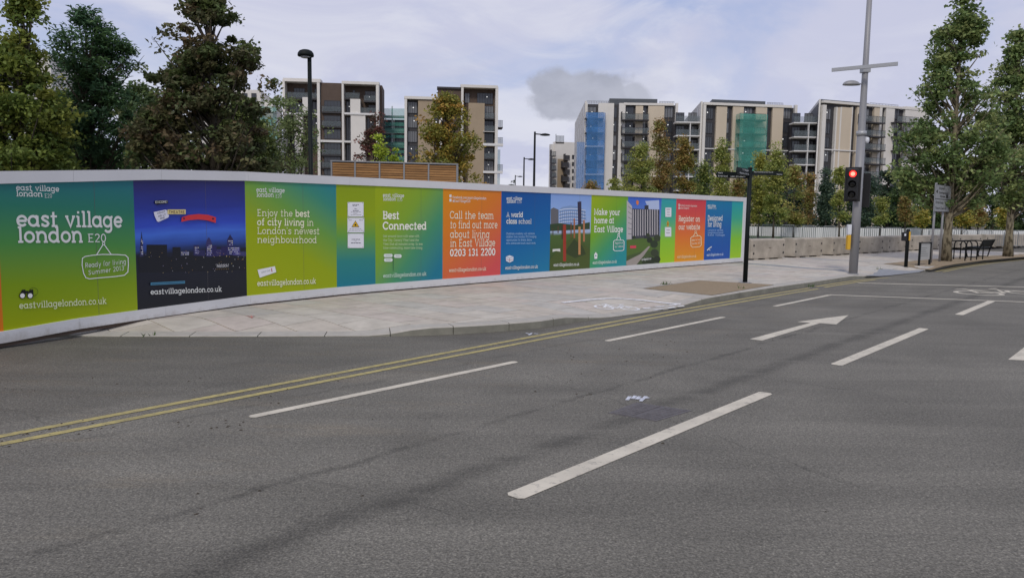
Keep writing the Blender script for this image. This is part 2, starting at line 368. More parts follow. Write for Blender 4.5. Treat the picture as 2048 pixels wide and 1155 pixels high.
M['mullion'] = mat('window_mullion', (0.035, 0.035, 0.04), 0.5)
M['balustrade'] = mat('glass_balustrade', (0.16, 0.19, 0.20), 0.1, alpha=0.32)
M['white_slab'] = mat('white_slab_edge', (0.72, 0.71, 0.69), 0.7)
M['net_blue'] = mat('blue_debris_net', (0.09, 0.28, 0.62), 0.8, alpha=0.32, noise=0.2, nscale=0.6)
M['net_green'] = mat('green_debris_net', (0.09, 0.40, 0.32), 0.8, alpha=0.30, noise=0.2, nscale=0.6)
M['scaffold'] = mat('scaffold_pale', (0.45, 0.5, 0.52), 0.6)
M['lamp_on'] = mat('ceiling_lamp', (0.9, 0.9, 0.9), 0.5, emit=(1, 1, 0.95), estr=0.8)
M['white_wall'] = mat('white_low_wall', (0.72, 0.72, 0.73), 0.6, noise=0.04, nscale=1)
M['barrier'] = mat('galvanised_barrier', (0.26, 0.28, 0.29), 0.45, metal=0.4)
def bark(name, a, b_, scale=5):
    m = bpy.data.materials.new(name); m.use_nodes = True; t = m.node_tree; bs = t.nodes['Principled BSDF']; bs.inputs['Roughness'].default_value = 0.9
    tc = t.nodes.new('ShaderNodeTexCoord'); mp = t.nodes.new('ShaderNodeMapping'); mp.inputs['Scale'].default_value = (1, 1, 0.45); t.links.new(tc.outputs['Object'], mp.inputs[0])
    n = t.nodes.new('ShaderNodeTexNoise'); n.inputs['Scale'].default_value = scale; n.inputs['Detail'].default_value = 4; t.links.new(mp.outputs[0], n.inputs['Vector'])
    r = t.nodes.new('ShaderNodeValToRGB'); r.color_ramp.elements[0].position = 0.43; r.color_ramp.elements[1].position = 0.55
    r.color_ramp.elements[0].color = (*a, 1); r.color_ramp.elements[1].color = (*b_, 1); t.links.new(n.outputs['Fac'], r.inputs[0]); t.links.new(r.outputs[0], bs.inputs['Base Color'])
    return m
M['bark'] = bark('brown_bark', (0.045, 0.036, 0.026), (0.085, 0.07, 0.05), 9)
M['bark_plane'] = bark('mottled_plane_bark', (0.075, 0.06, 0.035), (0.24, 0.205, 0.135), 8)
def leaf_material(name):
    m = bpy.data.materials.new(name); m.use_nodes = True; t = m.node_tree; b = t.nodes['Principled BSDF']
    a = t.nodes.new('ShaderNodeVertexColor'); a.layer_name = 'ink'; t.links.new(a.outputs['Color'], b.inputs['Base Color'])
    b.inputs['Roughness'].default_value = 0.55; b.inputs['Specular IOR Level'].default_value = 0.25
    tr = t.nodes.new('ShaderNodeBsdfTranslucent'); t.links.new(a.outputs['Color'], tr.inputs['Color'])
    mx = t.nodes.new('ShaderNodeMixShader'); mx.inputs[0].default_value = 0.38
    o = t.nodes['Material Output']; t.links.new(b.outputs[0], mx.inputs[1]); t.links.new(tr.outputs[0], mx.inputs[2]); t.links.new(mx.outputs[0], o.inputs['Surface'])
    return m
M['leaf'] = leaf_material('leaves')

# ------------------------------------------------------------------ ground, road
mb = MB(); R_ = 2500
mb.quad((-R_, -R_, -0.06), (R_, -R_, -0.06), (R_, R_, -0.06), (-R_, R_, -0.06))
ground = struct(mb.build('ground', M['soil']))
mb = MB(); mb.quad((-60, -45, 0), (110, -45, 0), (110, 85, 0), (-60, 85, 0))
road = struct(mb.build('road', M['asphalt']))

# kerb line (front foot of the kerb on the carriageway), read along the street
KPX = [(104, 673), (200, 673.5), (300, 674), (450, 674), (600, 673.5), (750, 673), (845, 671), (907, 668.5), (998, 663), (1078, 656), (1146, 645),
       (1205, 637), (1260, 630), (1330, 620), (1370, 613.5), (1410, 607), (1480, 594.5), (1558, 581.5), (1621, 572.4), (1667, 565), (1699, 560), (1746, 554),
       (1795, 549.5), (1830, 546), (1857, 542), (1898, 534), (1965, 524.5), (2048, 516)]
KW = [gnd(*p)[:2] for p in KPX]
KW += [KW[-1] + np.array([9.0, 7.4]), KW[-1] + np.array([24.0, 19.0])]
KUV = [toUV(p) for p in KW]
ku = np.array([q[0] for q in KUV]); kv = np.array([q[1] for q in KUV])
UP_U = [toUV(gnd(px, py)[:2])[0] for px, py in ((104, 673), (160, 673), (750, 673), (845, 671), (1130, 648), (1215, 636), (1345, 618), (1410, 607), (1705, 559), (1760, 553), (1835, 545), (1862, 541))]
UP_Z = [0.085, 0.02, 0.02, 0.125, 0.125, 0.02, 0.02, 0.125, 0.125, 0.022, 0.022, 0.125]
def upstand(u): return float(np.interp(u, UP_U, UP_Z))
def vk(u): return float(np.interp(u, ku, kv))
KERB_W = 0.27
inner = []
for i, p in enumerate(KW):
    t = KW[min(i + 1, len(KW) - 1)] - KW[max(i - 1, 0)]; t = t / np.linalg.norm(t); inner.append(toUV(p + KERB_W * np.array([-t[1], t[0]])))
iu = np.array([q[0] for q in inner]); iv = np.array([q[1] for q in inner])
def vi(u): return float(np.interp(u, iu, iv))
def zpav(u, v):
    d = max(0.0, v - vk(u)); k = min(1.0, d / 1.5); k = k * k * (3 - 2 * k)
    return upstand(u) * (1 - k) + 0.125 * k
def pav(px, py):
    z = 0.12
    for _ in range(6):
        p = gnd(px, py, z); z = zpav(*toUV(p))
    return gnd(px, py, z)

# hoarding line
HB = [(0.0, 10.05), (1.2, 10.38), (2.67, 10.78), (3.4, 10.98), (4.93, 11.38), (6.55, 11.78), (8.57, 12.04), (11, 12.08), (16, 12.03), (21, 11.97), (25.9, 11.78), (27, 11.74)]
hbu = np.array([p[0] for p in HB]); hbv = np.array([p[1] for p in HB])
hsl = np.gradient(hbv, hbu)
def vb(u):
    i = int(np.clip(np.searchsorted(hbu, u) - 1, 0, len(hbu) - 2)); h = hbu[i + 1] - hbu[i]; t = (u - hbu[i]) / h
    return float((2*t**3-3*t**2+1)*hbv[i] + (t**3-2*t**2+t)*h*hsl[i] + (-2*t**3+3*t**2)*hbv[i+1] + (t**3-t**2)*h*hsl[i+1])

# pavement: bed of jointing sand, then slab by slab
pavement = empty('pavement', (0, 0, 0)); struct(pavement)
U_END = 47.0
def vback(u):
    if u < 25.5: return vb(u) + 0.25
    return float(np.interp(u, [25.5, 26.2, 30, 60], [vb(25.5) + 0.25, 13.4, 13.0, 9.8]))
bed = MB(); us = np.arange(ku[0] + 0.02, U_END, 0.3)
for a, b_ in zip(us[:-1], us[1:]):
    for k in range(6):
        q = []
        for (u, kk) in ((a, k), (b_, k), (b_, k + 1), (a, k + 1)):
            v0 = vk(u) + 0.05; v1 = max(v0 + 0.02, vback(u)); v = v0 + (v1 - v0) * kk / 6
            p = UV(u, v); q.append((p[0], p[1], zpav(u, v) - 0.045))
        bed.quad(*q)
struct(bed.build('joint_bed', M['joint'], pavement))

def clip(poly, f):
    out_ = []
    for i in range(len(poly)):
        a, b_ = poly[i], poly[(i + 1) % len(poly)]; fa, fb = f(a), f(b_)
        if fa >= 0: out_.append(a)
        if (fa >= 0) != (fb >= 0):
            t = fa / (fa - fb); out_.append((a[0] + t * (b_[0] - a[0]), a[1] + t * (b_[1] - a[1])))
    return out_
def area(p): return 0.5 * abs(sum(p[i][0] * p[(i + 1) % len(p)][1] - p[(i + 1) % len(p)][0] * p[i][1] for i in range(len(p))))
PIT1 = [gnd(px, py, 0.125)[:2] for px, py in ((1287, 577), (1400, 561), (1548, 569.5), (1424, 590.5))]
PIT2 = [gnd(px, py, 0.125)[:2] for px, py in ((1766, 527.5), (1800, 524), (1900, 515.2), (2048, 508.5))] + [np.array([33.0, 43.2]), np.array([32.0, 41.6])] + [gnd(px, py, 0.125)[:2] for px, py in ((2048, 513.6), (1965, 521), (1898, 530), (1862, 536.5), (1835, 534.5))]
cells = []
du, dv, gap = 0.62, 0.92, 0.02
ui = 0; u = ku[0] + 0.03
while u < U_END:
    u1 = u + du; off = [0, 0.46, 0.2, 0.7][ui % 4]
    v = 6.0 - off
    while v < 14.5:
        poly = [(u + gap / 2, v + gap / 2), (u1 - gap / 2, v + gap / 2), (u1 - gap / 2, v + dv - gap / 2), (u + gap / 2, v + dv - gap / 2)]
        ua, ub = u, u1
        ka, kb = vi(ua) + 0.008, vi(ub) + 0.008; ba, bb = vback(ua), vback(ub)
        poly = clip(poly, lambda p: p[1] - (ka + (kb - ka) * (p[0] - ua) / du))
        if poly: poly = clip(poly, lambda p: (ba + (bb - ba) * (p[0] - ua) / du) - p[1])
        if len(poly) >= 3 and area(poly) > 0.01:
            cu = sum(p[0] for p in poly) / len(poly); cv = sum(p[1] for p in poly) / len(poly)
            c = UV(cu, cv); cells.append((math.hypot(c[0], c[1]), poly))
        v += dv
    u = u1; ui += 1
cells.sort(key=lambda q: q[0])
def slab_geo(mb_, poly):
    jz = random.uniform(-0.0015, 0.0015)
    vmin = min(p[1] for p in poly); vmax = max(p[1] for p in poly); ns = 4 if vmin < vk(poly[0][0]) + 1.7 else 1
    for k in range(ns):          # a slab on the dropped kerb ramp bends with it
        lo, hi = vmin + (vmax - vmin) * k / ns, vmin + (vmax - vmin) * (k + 1) / ns
        q = clip(clip(list(poly), lambda p: p[1] - lo), lambda p: hi - p[1]) if ns > 1 else poly
        if len(q) < 3: continue
        top = []
        for (pu, pv) in q:
            p = UV(pu, pv); top.append((p[0], p[1], zpav(pu, pv) + jz))
        n = len(top); bot = [(x, y, z - 0.06) for x, y, z in top]
        mb_.add(top + bot, [tuple(range(n))] + [(i, n + i, n + (i + 1) % n, (i + 1) % n) for i in range(n)])
rest = MB()
for i, (d, poly) in enumerate(cells):
    if i < 300:
        mb = MB(); slab_geo(mb, poly); mb.build('paving_slab', random.choice(M['slab']), pavement)
    else: slab_geo(rest, poly)
if rest.f:
    o = rest.build('far_paving', M['slab'][0], pavement); o['kind'] = 'stuff'
# kerb stones
seglen = np.concatenate([[0], np.cumsum([np.linalg.norm(KW[i + 1] - KW[i]) for i in range(len(KW) - 1)])])
def kpt(s):
    return np.array([np.interp(s, seglen, [p[0] for p in KW]), np.interp(s, seglen, [p[1] for p in KW])])
s = 0.0
while s < seglen[-1] - 14:
    e = s + 0.91; mb = MB(); g_ = 0.006; ring = []
    for t in np.linspace(s + g_, e - g_, 4):
        p = kpt(t); q = kpt(t + 0.25) - kpt(max(0, t - 0.25)); q /= np.linalg.norm(q); nrm = np.array([-q[1], q[0]])
        zt = upstand(toUV(p)[0]); ch = min(0.02, zt * 0.4); b_ = p + nrm * KERB_W
        zi = zpav(*toUV(b_)) + 0.001
        ring.append([(p[0], p[1], -0.02), (p[0], p[1], zt - ch), (p[0] + nrm[0] * ch, p[1] + nrm[1] * ch, zt), (b_[0], b_[1], max(zi, zt)), (b_[0], b_[1], -0.02)])
    for a, b_ in zip(ring[:-1], ring[1:]):
        for k in range(4):
            mb.quad(a[k], b_[k], b_[k + 1], a[k + 1])
    mb.add(ring[0], [tuple(range(5))]); mb.add(ring[-1], [tuple(reversed(range(5)))])
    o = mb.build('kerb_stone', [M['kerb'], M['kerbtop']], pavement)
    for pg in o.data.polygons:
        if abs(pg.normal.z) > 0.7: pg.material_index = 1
    s = e

# ribbons draped on the road or the pavement
def ribbon(mb_, pts, w, z=None, dz=0.004, closed=False):
    pts = [np.array(p[:2], float) for p in pts]; n = len(pts); Lp = []; Rp = []
    for i in range(n):
        a = pts[(i - 1) % n] if closed or i > 0 else pts[i]; b_ = pts[(i + 1) % n] if closed or i < n - 1 else pts[i]
        t = b_ - a; t = t / (np.linalg.norm(t) + 1e-9); nr = np.array([-t[1], t[0]]) * w / 2
        for lst, q in ((Lp, pts[i] + nr), (Rp, pts[i] - nr)):
            zz = z if z is not None else zpav(*toUV(q)) + dz
            lst.append((q[0], q[1], zz))
    for i in range(n if closed else n - 1):
        j = (i + 1) % n; mb_.quad(Rp[i], Rp[j], Lp[j], Lp[i])
def resample(pts, step=0.25):
    pts = [np.array(p[:2], float) for p in pts]; out_ = []
    for a, b_ in zip(pts[:-1], pts[1:]):
        n = max(1, int(np.linalg.norm(b_ - a) / step)); out_ += [a + (b_ - a) * k / n for k in range(n)]
    return out_ + [pts[-1]]
def flat(mb_, pts, z): mb_.add([(p[0], p[1], z) for p in pts], [tuple(range(len(pts)))])

# double yellow lines
YU = [(0, 874), (247, 828), (448, 784), (670, 746.5), (900, 704.5), (988, 687.5), (1091, 670), (1194, 650), (1283, 632.5), (1386, 615), (1500, 595.5), (1558, 585), (1626, 575)]
yw = [gnd(*p)[:2] for p in YU]
yuv = [toUV(p) for p in yw]
yv = np.polyfit([q[0] for q in yuv], [q[1] for q in yuv], 3)
def yl(u): return float(np.polyval(yv, u))
for k, dv_ in enumerate((0.0, -0.225)):
    mb = MB(); ribbon(mb, [UV(u, yl(u) + dv_) for u in np.arange(-2.5, yuv[-1][0], 0.4)], 0.085, 0.004); mb.build('yellow_line', M['yellow_paint'], road)
y2 = [gnd(*p)[:2] for p in ((1632, 573), (1667, 567.3), (1699, 562.5), (1735, 558), (1777, 555.3))]
mb = MB(); ribbon(mb, resample(y2), 0.09, 0.004); mb.build('yellow_line', M['yellow_paint'], road)
mb = MB(); ribbon(mb, [p + EV * -0.22 for p in resample(y2[:-1])], 0.09, 0.004); mb.build('yellow_line', M['yellow_paint'], road)
for dd in (0.22, 0.44):
    y3 = [p for p in KW[24:]]; mb = MB(); ribbon(mb, [p - EV * dd for p in resample(y3, 1.0)], 0.085, 0.004); mb.build('yellow_line', M['yellow_paint'], road)
# lane marks
def dash(u0, u1, v0, w, name='lane_marking'):
    mb = MB(); c = 0.03
    P = [(u0, v0 - w / 2 + c), (u0 + c, v0 - w / 2), (u1 - c, v0 - w / 2), (u1, v0 - w / 2 + c), (u1, v0 + w / 2 - c), (u1 - c, v0 + w / 2), (u0 + c, v0 + w / 2), (u0, v0 + w / 2 - c)]
    flat(mb, [UV(*p) for p in P], 0.004); return mb.build(name, M['white_paint'], road)
for u0, u1, v0 in ((3.21, 6.65, 5.78), (8.66, 12.3, 5.86), (14.57, 17.75, 5.88)): dash(u0, u1, v0, 0.10)
for u0, u1, v0 in ((3.40, 7.26, 2.965), (9.26, 13.48, 2.95), (15.94, 19.3, 2.93)): dash(u0, u1, v0, 0.14)
def road_line(p0, p1, w, name):
    mb = MB(); ribbon(mb, [gnd(*p0)[:2], gnd(*p1)[:2]], w, 0.0055); mb.build(name, M['white_paint'], road)
road_line((1660, 589.6), (2200, 609.5), 0.13, 'stop_line'); road_line((1716, 565.8), (2250, 579), 0.16, 'stop_line')
def px_shape(pts, name, m, z=0.004):
    mb = MB(); flat(mb, [gnd(*p)[:2] for p in pts][::-1], z); return mb.build(name, m, road)
px_shape([(-60, 694), (0, 684), (60, 674), (104, 667), (106, 673.5), (60, 680), (0, 690), (-60, 702)], 'dark_ground_strip', M['soil'])  # dark strip on the ground below the left end of the hoarding
px_shape([(1499, 678), (1524, 681), (1640, 646.2), (1672.5, 648.8), (1697.5, 630), (1594, 643.5), (1621, 645.5)], 'lane_arrow', M['white_paint'])
TA = [gnd(*p)[:2] for p in ((2016, 719), (2048, 696), (2072, 722))]
mb = MB(); flat(mb, [TA[0], TA[2], TA[2] + EU * 1.9, TA[1] + EU * 1.1], 0.004); mb.build('lane_arrow', M['white_paint'], road)
# cycle symbols
def ellipse(c, a, b_, r1, r2, n=28): return [c + a * r1 * math.cos(2 * math.pi * k / n) + b_ * r2 * math.sin(2 * math.pi * k / n) for k in range(n)]
def bike(c, ex, ey, s_, w, z, m, parent, name):
    """bicycle drawn on the ground: ex along the wheels, ey up the symbol"""
    mb = MB(); P = lambda x, y: c + ex * x * s_ + ey * y * s_
    zz = (lambda k: None) if z is None else (lambda k: z + 0.0006 * k)
    ribbon(mb, [P(-0.55 + 0.36 * math.cos(t), 0.36 * math.sin(t)) for t in np.linspace(0, 2 * math.pi, 26)[:-1]], w, zz(0), 0.004, True)
    ribbon(mb, [P(0.55 + 0.36 * math.cos(t), 0.36 * math.sin(t)) for t in np.linspace(0, 2 * math.pi, 26)[:-1]], w, zz(0), 0.004, True)
    for k, pl in enumerate((((-0.55, 0), (-0.25, 0.55), (0.38, 0.55), (0.0, 0.0), (-0.5, 0.02)), ((0.0, 0.0), (-0.3, 0.66)), ((-0.42, 0.68), (-0.16, 0.68)), ((0.55, 0.0), (0.36, 0.72), (0.6, 0.78)))):
        ribbon(mb, [P(*q) for q in pl], w * 0.9, zz(k + 1), 0.0046 + 0.0006 * k)
    return mb.build(name, m, parent)
bc = gnd(1992, 583.5)[:2]; b0 = gnd(1922, 584)[:2]; exb = (bc - b0) / np.linalg.norm(bc - b0); eyb = np.array([-exb[1], exb[0]])
bike(bc + eyb * -0.25, exb, eyb, 1.35, 0.11, 0.004, M['white_paint'], road, 'cycle_symbol')
pc = pav(1233, 614.5)[:2]; p1_ = pav(1270, 616)[:2]; exp_ = (p1_ - pc) / np.linalg.norm(p1_ - pc)
bike(pc + np.array([0.0, -0.05]), exp_, np.array([-exp_[1], exp_[0]]), 0.46, 0.05, None, M['pave_paint'], pavement, 'cycle_symbol')
def pave_line(pts, w, name):
    mb = MB(); ribbon(mb, resample([pav(*p) for p in pts], 0.2), w, None, 0.007); return mb.build(name, M['pave_paint'], pavement)
pave_line([(1124, 605.5), (1155, 602), (1185, 598.8), (1215, 597), (1245, 597.2), (1280, 599.5), (1320, 603), (1361, 607.5)], 0.10, 'cycle_path_line')
for a, b_ in (((1286, 617), (1301, 615.5)), ((1311, 613.5), (1328, 612)), ((1338, 609.5), (1354, 608.5)), ((1308, 619.8), (1326, 618)), ((1334, 616.5), (1350, 614.5)), ((1356, 613), (1368, 611.5))):
    pave_line([a, b_], 0.075, 'cycle_path_dash')
# setts across the pavement, gravel beds, tactile area
def strip(pts, w, m, name, dz=0.003):
    mb = MB(); ribbon(mb, resample([pav(*p) for p in pts], 0.2), w, None, dz); return mb.build(name, m, pavement)
strip([(1478, 525.5), (1540, 530), (1620, 536.5), (1690, 541.5)], 0.42, M['sett'], 'sett_band')
strip([(1600, 515.2), (1660, 519), (1740, 523.2)], 0.32, M['sett'], 'sett_band')
def sheet(poly, m, name, dz, uneven=0.0):
    mb = MB(); vs = []
    c = np.mean(np.array(poly), 0); rings = 5
    for r in range(1, rings + 1):
        for i in range(len(poly)):
            a = np.array(poly[i]); b_ = np.array(poly[(i + 1) % len(poly)])
            for k in range(8):
                p = c + (a + (b_ - a) * k / 8 - c) * r / rings
                vs.append((p[0], p[1], zpav(*toUV(p)) + dz + (random.uniform(-uneven, uneven) if r < rings else -0.004)))
    n = len(poly) * 8; fs = [tuple(range(n))]
    for r in range(rings - 1):
        for i in range(n): fs.append((r * n + i, (r + 1) * n + i, (r + 1) * n + (i + 1) % n, r * n + (i + 1) % n))
    mb.add(vs, fs); return mb.build(name, m, pavement)
o = sheet(PIT1, M['gravel'], 'gravel_bed', 0.012, 0.004); sheet(PIT2, M['gravel'], 'gravel_bed', 0.012, 0.004)
sheet([pav(*p)[:2] for p in ((1730, 551), (1838, 543), (1850, 536), (1760, 537))], M['sett'], 'tactile_paving', 0.004)
mb = MB(); ribbon(mb, [pav(*p) for p in ((1287, 577), (1344, 568.8), (1400, 561), (1474, 565.2), (1548, 569.5))], 0.03, None, 0.016); mb.build('bed_edging', M['iron'], pavement)
# utility cover, spray marks, mud crumbs
cv_root = empty('utility_cover', gnd(1298, 823))
tag(cv_root, 'square cast iron utility cover set flush in the road beside the long white dash', 'utility cover')
cq = [gnd(*p)[:2] for p in ((1216, 826), (1273, 804.5), (1384, 821), (1312, 842))]
mb = MB(); mb.prism(cq, -0.01, 0.004); mb.build('cover_frame', M['iron'], cv_root)
cc = sum(cq) / 4
for k in range(2):
    e0 = cq[0] + (cq[3] - cq[0]) * (0.5 * k + 0.04); e1 = cq[1] + (cq[2] - cq[1]) * (0.5 * k + 0.04); e2 = cq[1] + (cq[2] - cq[1]) * (0.5 * k + 0.46); e3 = cq[0] + (cq[3] - cq[0]) * (0.5 * k + 0.46)
    pl_ = [cc + (p - cc) * 0.93 for p in (e0, e1, e2, e3)]
    mb = MB(); mb.prism(pl_, 0.0, 0.008)
    for i in range(1, 9):
        for j in range(1, 5):
            q = (pl_[0] * (1 - i / 9) + pl_[1] * i / 9) * (1 - j / 5) + (pl_[3] * (1 - i / 9) + pl_[2] * i / 9) * j / 5
            mb.box((q[0] - 0.012, q[1] - 0.012, 0.008), (q[0] + 0.012, q[1] + 0.012, 0.011))
    mb.build('cover_plate', M['iron'], cv_root)
def spray(strokes, w, m, parent, name, onpave=False):
    mb = MB()
    for k, st in enumerate(strokes):
        f = pav if onpave else gnd
        ribbon(mb, resample([f(*p)[:2] for p in st], 0.04), w, None if onpave else 0.0045 + 0.0008 * k, 0.005 + 0.0008 * k)
    return mb.build(name, m, parent)
spray([[(1254, 800), (1260, 792.5)], [(1264, 798), (1271, 791.5)], [(1272, 799), (1280, 792.5)], [(1273, 798.5), (1298, 795.5)], [(1281, 803), (1292, 793)]], 0.035, M['white_spray'], road, 'spray_mark')
spray([[(1052, 666), (1062, 669)], [(1064, 666), (1058, 670)], [(1068, 667), (1076, 668)]], 0.03, M['white_spray'], road, 'spray_mark')
spray([[(491, 631), (503, 633)], [(497, 634), (510, 632)], [(502, 630.5), (504, 636)]], 0.03, M['red_spray'], pavement, 'spray_mark', True)
mud = MB()
def crumb(p, r):
    h = r * random.uniform(0.4, 0.8); n = 6; a0 = random.random() * 6
    vs = [(p[0] + r * random.uniform(0.7, 1.2) * math.cos(a0 + k * 6.283 / n), p[1] + r * random.uniform(0.7, 1.2) * math.sin(a0 + k * 6.283 / n), 0.0) for k in range(n)]
    vs.append((p[0] + random.uniform(-r, r) * 0.3, p[1] + random.uniform(-r, r) * 0.3, h)); mud.add(vs, [(k, (k + 1) % n, n) for k in range(n)])
for (x0, y0, x1, y1, n, sp) in ((1050, 780, 1360, 705, 20, 9), (1150, 800, 1320, 735, 9, 8), (0, 772, 420, 765, 16, 10), (0, 885, 230, 845, 24, 8), (340, 845, 500, 842, 16, 8), (1090, 715, 1480, 668, 24, 7), (1500, 705, 1560, 690, 8, 10), (500, 800, 700, 750, 12, 12), (60, 900, 1900, 1000, 14, 90)):
    for _ in range(n):
        t = random.random(); p = gnd(x0 + (x1 - x0) * t + random.gauss(0, sp), y0 + (y1 - y0) * t + random.gauss(0, sp)); crumb(p, random.uniform(0.005, 0.016))
o = mud.build('mud_crumbs', M['mud']); o['kind'] = 'stuff'; o['label'] = 'small dark crumbs of dried mud scattered along the lanes'; o['category'] = 'mud'

